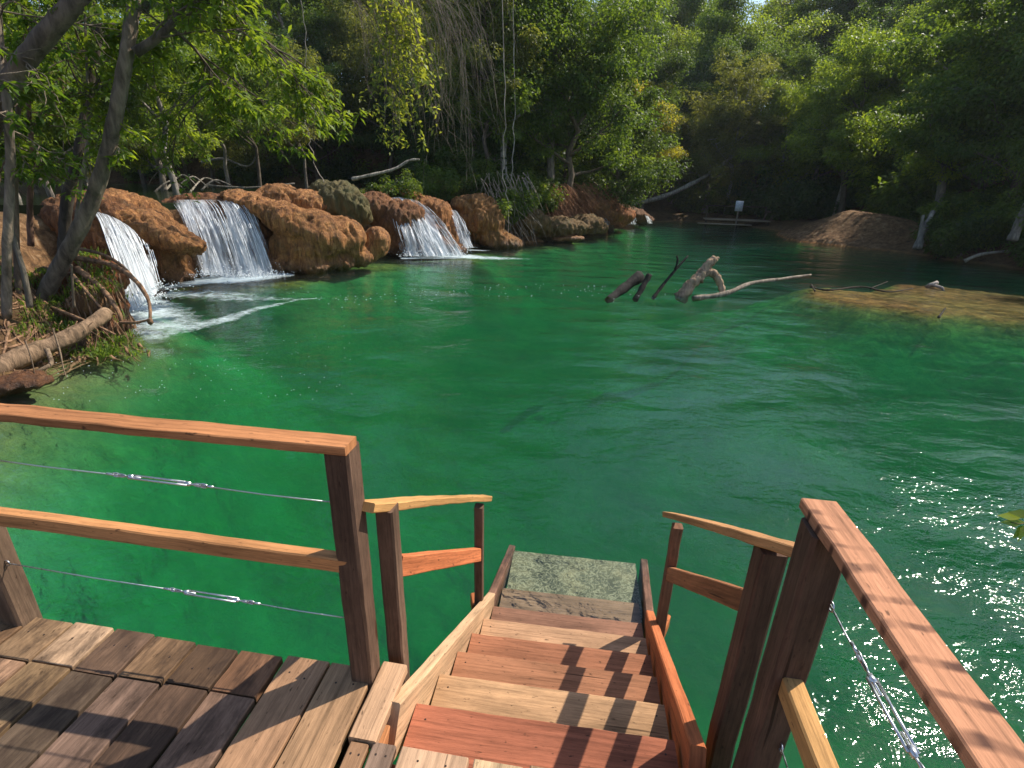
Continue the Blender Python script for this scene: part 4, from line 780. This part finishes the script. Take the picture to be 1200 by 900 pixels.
# ferny tufts and grass on the left bank
def grass_tuft_mesh(n, spreadx, hgt):
    V = []; cv = []
    for i in range(n):
        a = random.uniform(0, 6.28); e = random.uniform(.5, 1.4); L = hgt * random.uniform(.5, 1.1); p = np.array([random.gauss(0, spreadx), random.gauss(0, spreadx), 0]); d = np.array([math.cos(a) * math.cos(e), math.sin(a) * math.cos(e), math.sin(e)]); s_ = np.array([-math.sin(a), math.cos(a), 0]) * .009
        mid = p + d * L * .6; tip = p + d * L - np.array([0, 0, L * .3]) + np.array([d[0], d[1], 0]) * L * .15; V += [p, mid + s_, tip, mid - s_]; cv.append(random.random())
    return np.array(V), np.array(cv)
random.seed(63); Vs = []; cs = []
for i in range(230):
    px = random.choice([random.gauss(120, 12), random.gauss(95, 18), random.gauss(40, 25), random.gauss(50, 20)]); py = random.uniform(285, 400); p = surf(at(px, py, random.uniform(7.0, 9.6)), 0); v, c = grass_tuft_mesh(16, .06, random.uniform(.12, .3)); Vs.append(v + np.array(p)); cs.append(c)
o = obj('grass', leaf_mesh('grass', np.concatenate(Vs), np.concatenate(cs))); o.color = (.12, .19, .03, 1); tag(o, 'green grass and fern tufts on the root bank', 'grass', None, 'stuff')

# root mat on the middle bank, vines, bare hanging twigs
def strands(m, n, area, dirn, L, r):
    for i in range(n):
        px = random.uniform(area[0], area[1]); py = random.uniform(area[2], area[3]); Y = area[4] + (px - area[0]) / (area[1] - area[0]) * (area[5] - area[4]); p = at(px, py, Y); d = Vector(dirn(px)) + Vector((random.gauss(0, .25), random.gauss(0, .2), random.gauss(0, .15))); d.normalize(); l_ = random.uniform(*L)
        m.tube(poly([p, p + d * l_ * .5 + Vector((random.gauss(0, .05), 0, .06 + random.gauss(0, .05))), p + d * l_], 3), lin(random.uniform(*r), .006, 7), 4, cap=False)
random.seed(71); m = MB(); strands(m, 520, (636, 716, 214, 250, 26.6, 31), lambda px: (.62, -.5, -.75), (.6, 1.8), (.012, .04)); o = m.build('root_mat', BARK); o.color = (.33, .165, .085, 1); tag(o, 'dense mat of reddish roots draping the middle bank', 'roots')
random.seed(72); m = MB(); strands(m, 110, (560, 620, 200, 255, 22.6, 24), lambda px: (.35, -.4, -.9), (.6, 1.9), (.012, .03)); o = m.build('dead_twigs', BARK); o.color = (.34, .27, .2, 1); tag(o, 'tangle of pale dead roots left of the leaning bank tree', 'roots')
random.seed(73)
for (lab, pts, r0) in (('long pale vine hanging beside the dead root tangle', [at(575, -160, 22.3), at(586, -40, 22.3), at(592, 120, 22.3), at(590, 200, 22.3), at(596, 245, 22.2), at(594, 291, 22.2)], .017), ('thin pale vine hanging above the ledge at the left', [at(340, -160, 17), at(352, -20, 17), at(358, 70, 17), at(355, 120, 17), at(362, 160, 16.9), at(368, 190, 16.8), at(379, 214, 16.7)], .012), ('grey vine in front of the dark trunk of the middle bank', [at(612, -160, 23.6), at(602, 0, 23.6), at(603, 150, 23.6), at(598, 215, 23.4)], .02)):
    m = MB(); pts = poly(pts, 7); pts = [p + Vector((random.gauss(0, .03), 0, 0)) for p in pts]; m.tube(pts, r0, 6); o = m.build('hanging_vine', BARK); o.color = (.36, .31, .25, 1); tag(o, lab, 'vine', 'vines hanging from the canopy')
# bare drooping branches
random.seed(74); T3 = thing('drooping_branch', 'bare grey twigs drooping from the canopy in front of the middle falls', 'branch', at(430, -60, 15.5)); b3 = T3.location.copy(); m = MB()
for i in range(80):
    f_ = random.random(); s_ = at(375 + 150 * f_ + random.gauss(0, 8), random.uniform(-70, -10), random.uniform(14.8, 17)); e = at(470 + 95 * f_ + random.gauss(0, 22), random.uniform(40, 150) + 85 * random.random() * f_, random.uniform(15, 17)); mid = s_.lerp(e, .5) + Vector((.35, 0, .45)); pts = poly([s_, mid, e], 7); m.tube([p - b3 for p in pts], lin(.009, .0025, len(pts)), 4, cap=False)
    for k in range(5, len(pts), 2):
        d = (pts[k] - pts[k - 1]).normalized() + Vector((random.gauss(.15, .35), random.gauss(0, .3), random.gauss(-.1, .3))); q = limb(pts[k], d, random.uniform(.3, .9), 4, -.2, .12); m.tube([p - b3 for p in q], [.005, .0045, .004, .003, .002], 4, cap=False)
pts = poly([at(380, -120, 15.5), at(430, -60, 15.5), at(520, -40, 16), at(600, -60, 16.5)], 6); m.tube([p - b3 for p in pts], .07, 7)
o = m.build('twigs', BARK, T3); o.color = (.27, .21, .16, 1)
random.seed(75); T4 = thing('leafy_branch', 'yellow-green leafy branch hanging in front of the bare twigs', 'branch', at(455, -30, 14.6)); b4 = T4.location.copy(); m = MB(); cen = []
for i in range(16):
    s_ = at(random.uniform(425, 470), random.uniform(-40, 20), 14.6); e = at(random.gauss(480, 22), random.uniform(70, 178), random.uniform(14.2, 15)); pts = poly([s_, s_.lerp(e, .5) + Vector((.1, 0, .25)), e], 6); m.tube([p - b4 for p in pts], lin(.018, .004, len(pts)), 4, cap=False)
    cen += [tuple(p - b4 + Vector((random.gauss(0, .14), random.gauss(0, .14), random.gauss(0, .1)))) for p in pts[3:] for _ in range(2) if random.random() < .8]
o = m.build('twigs', BARK, T4); o.color = (.2, .16, .12, 1); o = obj('foliage', whorls([c for c in cen if random.random() < .85], 7, .14, .036, 'foliage', .2, .8), T4); o.color = (.19, .225, .05, 1)
# twig with leaves at the right edge, close by
random.seed(76); p0 = at(1225, 600, 3.2); T5 = thing('leafy_twig', 'small leafy twig hanging into the right edge of the view', 'branch', p0); m = MB(); pts = poly([at(1300, 520, 3.3), at(1240, 585, 3.2), at(1205, 612, 3.15), at(1185, 612, 3.1)], 6); m.tube([p - p0 for p in pts], lin(.008, .003, len(pts)), 5); o = m.build('twig', BARK, T5); o.color = (.15, .12, .06, 1)
V = []; cv = []
for (a, b) in (((1200, 606), (1168, 604)), ((1202, 612), (1172, 612)), ((1204, 614), (1186, 632)), ((1206, 610), (1192, 636)), ((1212, 604), (1180, 600)), ((1215, 612), (1205, 640)), ((1222, 600), (1200, 590))):
    p = np.array(at(*a, 3.15)) - np.array(p0); q = np.array(at(*b, 3.05 + random.random() * .12)) - np.array(p0); d = q - p; s_ = np.cross(d, (0.2, -.8, .5)); s_ = s_ / np.linalg.norm(s_) * .034; V += [p, p + d * .45 + s_, q, p + d * .45 - s_]; cv.append(random.random())
o = obj('foliage', leaf_mesh('foliage', np.array(V), np.array(cv)), T5); o.color = (.3, .34, .06, 1)

# ------------------------------------------------------------------ driftwood and dead trunks
def branchy(name, label, cat, runs, col, jit=.08, n=9, group=None):
    random.seed(len(label)); m = MB()
    for pts, r0, r1 in runs: q = poly(pts, 6); m.tube(q, [x * (1 + .1 * math.sin(i * 1.3)) for i, x in enumerate(lin(r0, r1, len(q)))], n, jit=jit)
    org = Vector(runs[0][0][0]); o = m.build(name, BARK, None, True, org); o.color = (*col, 1); return tag(o, label, cat, group)
GD = 'driftwood in the pool'
branchy('driftwood', 'gnarled sunlit driftwood stump with a hooked limb in the pool', 'driftwood', [([at(797, 352, 12.9), at(806, 338, 13.0), at(818, 326, 13.1), at(826, 315, 13.2), at(838, 302, 13.3)], .17, .09), ([at(818, 328, 13.1), at(828, 319, 13.2), at(838, 322, 13.2), at(845, 335, 13.1), at(847, 346, 13.0)], .12, .07), ([at(826, 314, 13.2), at(832, 306, 13.2), at(842, 302, 13.3)], .07, .03), ([at(805, 340, 13.0), at(812, 330, 13.0), at(820, 322, 13.1)], .11, .08)], (.40, .27, .17), .14, 10, GD)
branchy('driftwood', 'long curved grey branch reaching right over the water', 'driftwood', [([at(812, 350, 12.7), at(850, 344, 12.9), at(880, 332, 13.6), at(915, 327, 14.3), at(950, 322, 15.0)], .075, .03)], (.27, .215, .16), .05, 8, GD)
branchy('driftwood', 'thin dark forked stick leaning out of the pool', 'driftwood', [([at(765, 350, 12.6), at(776, 335, 12.8), at(790, 318, 13.0), at(806, 300, 13.2)], .05, .022), ([at(791, 316, 13.0), at(794, 306, 13.0), at(793, 300, 13.0)], .03, .02)], (.035, .028, .022), .05, 7, GD)
branchy('driftwood', 'short dark post end slanting out of the pool', 'driftwood', [([at(744, 352, 12.7), at(752, 338, 12.9), at(761, 322, 13.1)], .075, .07)], (.03, .025, .02), .05, 8, GD)
branchy('driftwood', 'blunt dark log end at the left of the driftwood', 'driftwood', [([at(712, 352, 12.4), at(728, 340, 12.9), at(750, 324, 13.4)], .08, .15)], (.028, .024, .02), .06, 9, GD)
branchy('driftwood', 'pale broken branch stub lying on the sandbar', 'driftwood', [([on(1084, 338, -.1), on(1090, 334, .05), on(1098, 331, .12)], .06, .05), ([on(1090, 334, .03), on(1103, 337, .03), on(1106, 343, -.1)], .05, .03)], (.4, .34, .28), .1, 8, GD)
branchy('driftwood', 'dark crooked branch lying in the shallows of the sandbar', 'driftwood', [([on(950, 336, -.04), on(970, 340, .01), on(1010, 336, .0), on(1040, 342, .02), on(1070, 338, .0)], .03, .015), ([on(955, 341, .02), on(951, 333, .05)], .02, .012), ([on(1020, 338, .02), on(1040, 330, .05)], .02, .01), ([on(1100, 372, -.02), on(1108, 361, .12)], .03, .012)], (.045, .033, .022), .08, 6, GD)
GS = 'dead trunks on the right shore'
branchy('dead_stump', 'white forked stump leaning on the right shore', 'stump', [([at(1075, 292, 22.6), at(1083, 268, 22.8), at(1094, 247, 23.0)], .16, .07), ([at(1078, 285, 22.7), at(1080, 265, 22.8), at(1082, 252, 22.8)], .12, .05)], (.27, .24, .2), .12, 8, GS)
branchy('dead_stump', 'pale slanting trunk at the far right edge', 'trunk', [([at(1186, 282, 19.2), at(1195, 260, 19.3), at(1212, 220, 19.5), at(1225, 180, 19.6)], .16, .1)], (.24, .2, .16), .07, 9, GS)
branchy('bare_root', 'twisted bare root standing on the right shore', 'root', [([at(1125, 300, 21.6), at(1115, 285, 21.7), at(1107, 280, 21.7), at(1112, 272, 21.8), at(1121, 262, 22.0)], .1, .04), ([at(1112, 283, 21.7), at(1106, 277, 21.7), at(1102, 290, 21.7)], .07, .04)], (.2, .15, .11), .1, 8, GS)
branchy('bare_root', 'low grey root lying along the right waterline', 'root', [([at(1130, 306, 20.6), at(1150, 298, 20.4), at(1185, 294, 20.2)], .07, .04)], (.3, .25, .2), .1, 8, GS)
branchy('fallen_log', 'bare fallen trunk slanting up into the trees at the far end', 'trunk', [([at(735, 240, 42), at(775, 231, 42), at(815, 213, 42.5), at(850, 190, 43), at(868, 172, 43.5)], .2, .1)], (.36, .32, .27), .06, 8, GS)
branchy('fallen_branch', 'pale curved dead branch lying on the ledge top', 'branch', [([at(412, 210, 18.4), at(435, 205, 18.6), at(462, 198, 18.9), at(480, 188, 19.1), at(492, 187, 19.2)], .06, .03)], (.34, .3, .24), .08, 7, GS)
for i in range(5): branchy('drift_branch', 'grey drift branch stranded in a heap in the upper river', 'branch', [([at(180 + 14 * i, 226 - (i % 3) * 3, 24), at(200 + 13 * i, 212 - (i * 7) % 9, 24.5 + (i % 2)), at(216 + 14 * i, 222 - (i * 5) % 8, 25)], .05, .02)], (.3, .26, .21), .1, 6, 'drift branches in the upper river')
branchy('drift_branch', 'long drift branch lying flat across the upper river', 'branch', [([at(240, 217, 30), at(290, 220, 29), at(345, 215, 29)], .06, .04)], (.3, .26, .21), .1, 6)
branchy('drift_branch', 'crooked dead branch on the far side of the upper river', 'branch', [([at(236, 190, 33), at(262, 186, 33), at(290, 195, 33), at(302, 180, 33)], .08, .04)], (.3, .26, .21), .1, 6)

# ------------------------------------------------------------------ far dock and sign
DW = (.10, .075, .055)
pd = at(868, 249, 38.5); T = thing('wooden_dock', 'small weathered dock with rails at the far end of the pool', 'dock', (pd.x, pd.y, 0)); T.rotation_euler.z = -.25
m = MB(); [m.plank((-2.4, -.75 + .3 * i, .42), (1.9, -.75 + .3 * i, .42), .28, .06, tint=(.36, .28, .2), wear=.3, n=4) for i in range(6)]; m.build('deck_boards', WOOD, T)
m = MB(); m.plank((-2.9, -1.5, .18), (.6, -1.5, .18), .5, .06, tint=(.36, .28, .2), wear=.3, n=4); m.build('step', WOOD, T)
for x in (-2.3, -.2, 1.8): m = MB(); m.plank((x, -.7, -1.2), (x, -.7, .39), .12, .12, (0, 1, 0), DW, .4, 3); m.build('pile', WOOD, T)
m = MB(); m.plank((-2.2, .9, 1.3), (1.8, .9, 1.3), .1, .06, tint=DW, n=4); m.plank((1.9, .9, 1.0), (6.5, 1.6, 1.0), .1, .07, tint=(.26, .2, .15), n=4); m.build('handrail', WOOD, T)
for x in (-2.2, 0, 1.8, 4.2, 6.4): m = MB(); m.plank((x, .95, -.2), (x, .95, 1.28), .09, .09, (0, 1, 0), DW, .4, 3); m.build('post', WOOD, T)
for s_ in (0, .5): m = MB(); m.plank((1.6 + s_, .4, .4), (2.5 + s_, 1.8, 2.0), .07, .07, tint=(.24, .18, .13), n=3); m.build('stair_rail', WOOD, T)
ps = at(864, 252, 37.6); T = thing('sign', 'blank white sign board on a thin post by the far dock', 'sign', (ps.x, ps.y, 0)); m = MB(); m.plank((0, 0, -.5), (0, 0, 1.45), .07, .07, (0, 1, 0), (.3, .25, .2), .2, 3); m.build('post', WOOD, T)
m = MB(); m.plank((0, -.06, 1.05), (0, -.06, 1.72), .52, .03, (0, 1, 0), (1, 1, 1), 0, 2); m.build('board', SIGN, T)

# ------------------------------------------------------------------ deck
TH = R(8); UX = Vector((math.cos(TH), -math.sin(TH), 0)); VX = Vector((math.sin(TH), math.cos(TH), 0)); DZ = .90
def D(u, v, z=DZ): return UX * u + VX * v + Vector((0, 0, z))
random.seed(81); T = thing('wooden_deck', 'weathered plank deck above the pool', 'deck', D(-1.2, .4)); o0 = T.location.copy()
def part(mb, name, mt=WOOD, parent=None, sm_=False):
    par = parent if parent else T
    mb.v = [tuple(Vector(v) - o0) for v in mb.v]; return mb.build(name, mt, par, sm_)
GREY = (.21, .118, .064); TAN = (.33, .20, .115); DKB = (.125, .075, .048); RED = (.36, .115, .055); ORA = (.43, .19, .085); GOLD = (.50, .275, .11); PALE = (.50, .33, .20); BRO = (.27, .12, .062)
def jit(c, a=.12): k = 1 + random.gauss(0, a); return tuple(max(.02, x * k * (1 + random.gauss(0, .03))) for x in c)
m = MB(); nails = []; th = .035; PW = .1775
tints_front = [TAN, TAN, GREY, DKB, TAN, DKB, PALE, TAN] ; wears = [.12, .2, .45, .65, .4, .7, .15, .2]
for k in range(14):
    uc = -.645 - PW * (k + .5); w_ = PW - .011 - random.random() * .005; fr = 1.256 + random.gauss(0, .006) + (.012 if k < 2 else 0); dz = random.gauss(0, .0015)
    if k < 2: m.plank(D(uc, -1.2, DZ - th / 2 + dz), D(uc + (.004 if k else 0), fr, DZ - th / 2 + dz), w_, th, tint=jit((.42, .25, .14) if k else (.47, .285, .155), .05), wear=.3, n=22)
    else:
        seam = 1.085 + random.gauss(0, .004); t1 = jit([GREY, DKB, (.23, .135, .075), DKB, PALE, TAN, GREY][(k - 2) % 7], .08); t2 = jit([(.22, .15, .10), DKB, (.2, .13, .09), (.15, .1, .07), TAN, TAN, GREY][(k - 2) % 7], .08)
        m.plank(D(uc, seam + .003, DZ - th / 2 + dz), D(uc, fr, DZ - th / 2 + dz), w_, th, tint=t1, wear=.8, n=6); m.plank(D(uc, -1.2, DZ - th / 2 + dz), D(uc, seam - .004, DZ - th / 2 + dz), w_, th, tint=t2, wear=.8, n=20)
    for s_ in (-.035, .035):
        if random.random() < .65: nails.append(D(uc + s_ + random.gauss(0, .006), fr - .07 + random.gauss(0, .008), DZ + dz + .0005))
# boards at the stair head
us = [(-.628, -.562, TAN), (-.555, -.475, (.26, .18, .12)), (-.463, -.245, PALE), (-.232, -.075, PALE), (-.062, .13, TAN), (.142, .33, TAN), (.342, .52, GREY), (.532, .665, TAN)]
for a, b, c in us:
    e = 1.008 + .07 * (a + .6) * .5 + random.gauss(0, .004); m.plank(D((a + b) / 2, -1.2, DZ - th / 2), D((a + b) / 2, e, DZ - th / 2), b - a - .006, th, tint=jit(c, .06), wear=.22, n=16)
    for s_ in (.3, .7): nails.append(D(a + (b - a) * s_, e - .035, DZ + .0006))
m.plank(D(-.59, 1.012, DZ - .012), D(-.585, 1.29, DZ - .012), .092, .04, tint=(.52, .32, .19), wear=.05, n=8)
for p in nails: m.blob(p, (.004, .004, .0012), 1)
part(m, 'deck_boards', [WOOD, NAIL])
for v in (1.17, .75, .1, -.9): m = MB(); m.plank(D(-3.1, v, DZ - .11), D(-.53 if v > 1 else .66, v, DZ - .11), .06, .13, tint=BRO, wear=.3, n=6); part(m, 'beam')
m = MB(); m.plank(D(-.52, .965, DZ - .11), D(.64, .965, DZ - .11), .045, .14, tint=RED, wear=.1, n=6); part(m, 'beam')
m = MB(); m.plank(D(-.555, 1.0, DZ - .12), D(-.555, 1.23, DZ - .12), .035, .13, tint=ORA, wear=.05, n=4); part(m, 'edge_block')
for u, v in ((-2.9, 1.1), (-.75, 1.1), (.58, .9), (-2.9, -.8), (.58, -.8)): m = MB(); m.plank(D(u, v, -2.6), D(u, v, DZ - .18), .13, .13, VX, DKB, .4, 6); part(m, 'support_pile')

# cable with a turnbuckle in the middle
def cable(a, b, f0, f1, parent, hook=True):
    a, b = Vector(a), Vector(b); d = (b - a).normalized(); s_ = d.cross(Vector((0, 0, 1))).normalized(); up = s_.cross(d); L = (b - a).length
    m = MB(); p0, p1 = a + d * L * f0, a + d * L * f1; r = .0022
    m.tube([a, a.lerp(p0, .5) - Vector((0, 0, .004)), p0], r, 6); m.tube([p1, p1.lerp(b, .5) - Vector((0, 0, .004)), b], r, 6)
    for q, dd in ((p0, -d), (p1, d)):                                # crimp sleeves and loops by the turnbuckle
        m.tube([q + dd * .05, q + dd * .075], .004, 8); m.tube([q + dd * .0 + up * .006 * math.sin(t) + dd * (.025 - .022 * math.cos(t)) for t in np.linspace(0, 6.283, 14)], .0018, 6, cap=False)
    if hook:
        for q, dd in ((a, d), (b, -d)): m.tube([q + dd * (.012 - .012 * math.cos(t)) + up * .012 * math.sin(t) for t in np.linspace(0, 5.2, 12)], .0022, 6)
    c = part(m, 'cable', STEEL, parent, True)
    m = MB(); w_ = .0085; m.tube([p0 + d * .012 + s_ * w_, p1 - d * .012 + s_ * w_], .0032, 6); m.tube([p0 + d * .012 - s_ * w_, p1 - d * .012 - s_ * w_], .0032, 6)
    for q, dd in ((p0, d), (p1, -d)):
        m.tube([q + dd * .004, q + dd * .022], [.006, .0085], 8); m.tube([q - dd * .03, q + dd * .05], .0028, 6)
        m.tube([q - dd * .052 + up * .008 * math.sin(t) + dd * (.012 - .014 * math.cos(t)) for t in np.linspace(0, 6.283, 12)], .002, 6, cap=False)
    ob = bpy.data.objects.new('x', None); bpy.data.objects.remove(ob)
    tb = part(m, 'turnbuckle', STEEL, parent, True); tb.parent = c; return c
def railing(label, loc):
    t = thing('wooden_railing', label, 'railing', loc, 'railings of the pool deck and stairs'); return t
# left deck railing
random.seed(82); T = railing('plank railing with two steel cables along the deck front left of the stairs', D(-.68, 1.22)); o0 = T.location.copy()
POSTW = (.135, .082, .055)
m = MB(); m.plank(D(-.675, 1.243, DZ - .2), D(-.675, 1.243, DZ + .915), .078, .085, VX, POSTW, .45, 12, .0007); part(m, 'post')
m = MB(); m.plank(D(-2.115, 1.25, DZ - .2), D(-2.115, 1.25, DZ + .915), .085, .085, VX, (.2, .13, .085), .4, 12, .0007); part(m, 'post')
m = MB(); m.plank(D(-3.2, 1.215, DZ + .933), D(-.635, 1.222, DZ + .933), .076, .028, tint=ORA, wear=.05, n=26, rough=.0016); part(m, 'top_rail', WOOD)
m = MB(); m.plank(D(-3.2, 1.222, DZ + .525), D(-.66, 1.222, DZ + .505), .042, .055, tint=(.46, .22, .095), wear=.02, n=22, rough=.0008); part(m, 'middle_rail', WOOD)
cable(D(-2.08, 1.245, DZ + .735), D(-.71, 1.245, DZ + .715), .47, .64, T); cable(D(-2.08, 1.245, DZ + .275), D(-.69, 1.245, DZ + .245), .53, .69, T)
# right deck railing
random.seed(83); T = railing('plank railing with steel cables running along the right side of the deck', D(.6, 1.1)); o0 = T.location.copy()
m = MB(); m.plank(D(.595, 1.085, DZ - .3), D(.595, 1.085, DZ + .915), .085, .085, VX, (.12, .07, .048), .4, 12, .0007); part(m, 'post')
m = MB(); m.plank(D(.60, -.9, DZ - .3), D(.60, -.9, DZ + .915), .085, .085, VX, (.12, .07, .048), .4, 12, .0007); part(m, 'post')
m = MB(); m.plank(D(.604, -1.3, DZ + .932), D(.604, 1.165, DZ + .932), .084, .029, tint=(.50, .24, .135), wear=.04, n=26, rough=.0012); part(m, 'top_rail', WOOD_SAW)
m = MB(); m.plank(D(.60, -1.3, DZ + .455), D(.60, 1.06, DZ + .455), .05, .065, tint=GOLD, wear=.02, n=22); part(m, 'middle_rail')
cable(D(.63, 1.05, DZ + .735), D(.63, -.86, DZ + .735), .10, .19, T); cable(D(.62, 1.05, DZ + .235), D(.62, -.86, DZ + .235), .55, .68, T)
# ------------------------------------------------------------------ stairs
ST = lambda k, f: Vector((.10 + .048 * k + (f - .5) * .945, 1.02 + .238 * k - (f - .5) * .113, DZ - .143 * k))
random.seed(84); T = thing('wooden_staircase', 'wooden stairs stepping down from the deck into the green water', 'stairs', (.15, 1.1, DZ)); o0 = T.location.copy()
run = (ST(1, .5) - ST(0, .5)); rh = Vector((run.x, run.y, 0)).normalized()
tt = [((.36, .13, .075), 'reddish sawn tread', .1), ((.47, .28, .15), 'pale tan tread', .25), ((.36, .165, .09), 'red-brown tread', .08), ((.34, .145, .08), 'red-brown tread with a dark knot', .12), ((.46, .27, .155), 'pale pinkish tread', .15), ((.27, .14, .09), 'dark brown tread at the waterline', .2)]
for k in range(1, 7):
    a, b = ST(k, .015), ST(k, .985); off = -rh * .125; c, lab, wr = tt[k - 1]
    m = MB(); m.plank(a + off + Vector((0, 0, -.02)), b + off + Vector((0, 0, -.02)), .262, .04, tint=c, wear=wr, n=10, rough=.0007)
    for f in (.06, .94):
        for q in (-.05, -.16): m.blob(ST(k, f) + rh * q + Vector((0, 0, .0008)), (.004, .004, .0012), 1)
    o = part(m, 'tread', [WOOD, NAIL]); o['label'] = lab
# below the water
a, b = ST(7, .02), ST(7, .98); m = MB(); m.plank(a - rh * .11 + Vector((0, 0, .04)), b - rh * .11 + Vector((0, 0, .04)), .25, .04, tint=(.3, .19, .12), wear=.25, n=8); o = part(m, 'tread'); o['label'] = 'brown tread just under the water'
m = MB()
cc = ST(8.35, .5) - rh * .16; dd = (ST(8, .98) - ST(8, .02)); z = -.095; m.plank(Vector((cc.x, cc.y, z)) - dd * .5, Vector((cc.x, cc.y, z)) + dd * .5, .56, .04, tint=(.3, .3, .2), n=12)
o = part(m, 'landing', WEED_CAUSTICS); o['label'] = 'landing under the water with algae and painted caustic light'
for f, tintc, extra in ((-.025, (.56, .36, .21), -.01), (1.022, (.52, .17, .075), 0)):
    m = MB(); p, q = ST(.35, f), ST(6.1, f); lift = Vector((0, 0, -.025)); m.plank(p + lift, q + lift, .05, .19, tint=tintc, wear=.06, n=14, rough=.0007); o = part(m, 'stringer')
    m = MB(); p, q = ST(6.12, f), ST(8.9, f); m.plank(p + lift, q + lift + Vector((0, 0, .25)), .05, .19, tint=(.22, .12, .08), wear=.7, n=8); o = part(m, 'stringer'); o['label'] = 'wet lower stringer under the water'
    m = MB(); c0 = ST(5.55, f + (-.05 if f < 0 else .05)); s_ = -.1 if f < 0 else .1; m.plank(c0 + Vector((0, 0, .0)), c0 + Vector((s_ * .4, 0, -.0)) + rh * .1, .06, .09, tint=(.5, .17, .07), n=3); part(m, 'cleat')
m = MB(); c0 = ST(.9, -.06); m.plank(c0 + Vector((-.06, -.02, -.06)), c0 + Vector((.0, .12, -.1)), .05, .1, tint=(.55, .19, .07), n=3); part(m, 'cleat')
# stair handrails
def handrail(label, A, B, top_a, top_b, w_a, w_b, tA, tB, railt, midt, start, end, mz, seed, wav):
    global T, o0
    random.seed(seed); T = railing(label, A); o0 = T.location.copy(); A, B = Vector(A), Vector(B)
    for P_, zt, w_, tc in ((A, top_a, w_a, tA), (B, top_b, w_b, tB)): m = MB(); m.plank(P_ + Vector((0, 0, -.35)), Vector((P_.x, P_.y, zt)), w_, w_ * 1.05, VX, tc, .35, 12, .0008); part(m, 'post')
    m = MB(); m.plank(start, end, .062, .03, tint=railt, wear=.02, n=20, rough=.0007, wfun=wav, bow=.006); part(m, 'top_rail')
    d = Vector((B.x - A.x, B.y - A.y, 0)).normalized(); m = MB(); m.plank(Vector((A.x, A.y, mz[0])) + d * w_a * .5, Vector((B.x, B.y, mz[1])) - d * .0, .04, .075, tint=midt, wear=.03, n=10); part(m, 'middle_rail')
handrail('short handrail on the left side of the stairs with a wavy golden top board', (-.405, 1.43, .70), (-.165, 2.40, .02), 1.535, .87, .06, .048, (.17, .105, .07), (.15, .09, .06), GOLD, (.56, .19, .085), D(-.63, 1.26, 1.60), (-.13, 2.52, .84), (1.265, .535), 85, lambda f: .22 * math.sin(f * 6 + .6))
handrail('short handrail on the right side of the stairs with a brown top board', (.79, 1.255, .66), (.90, 2.265, .02), 1.552, .87, .075, .052, (.125, .068, .045), (.2, .1, .06), (.46, .24, .11), (.34, .15, .075), D(.60, 1.13, 1.705), (.895, 2.42, .83), (1.30, .55), 86, lambda f: .1 * math.sin(f * 4))

# ------------------------------------------------------------------ air
def haze_material():
    m, n, l, p = mat('haze'); n.remove(p); v = N(n, 'VolumePrincipled'); v.inputs['Density'].default_value = .00028; v.inputs['Color'].default_value = (.86, .92, 1, 1); v.inputs['Anisotropy'].default_value = .3
    l.new(v.outputs[0], n['Material Output'].inputs['Volume']); return m
tag(obj('haze', box_mesh('haze', -450, 450, -150, 470, -60, 90), None, haze_material()), kind='stuff')
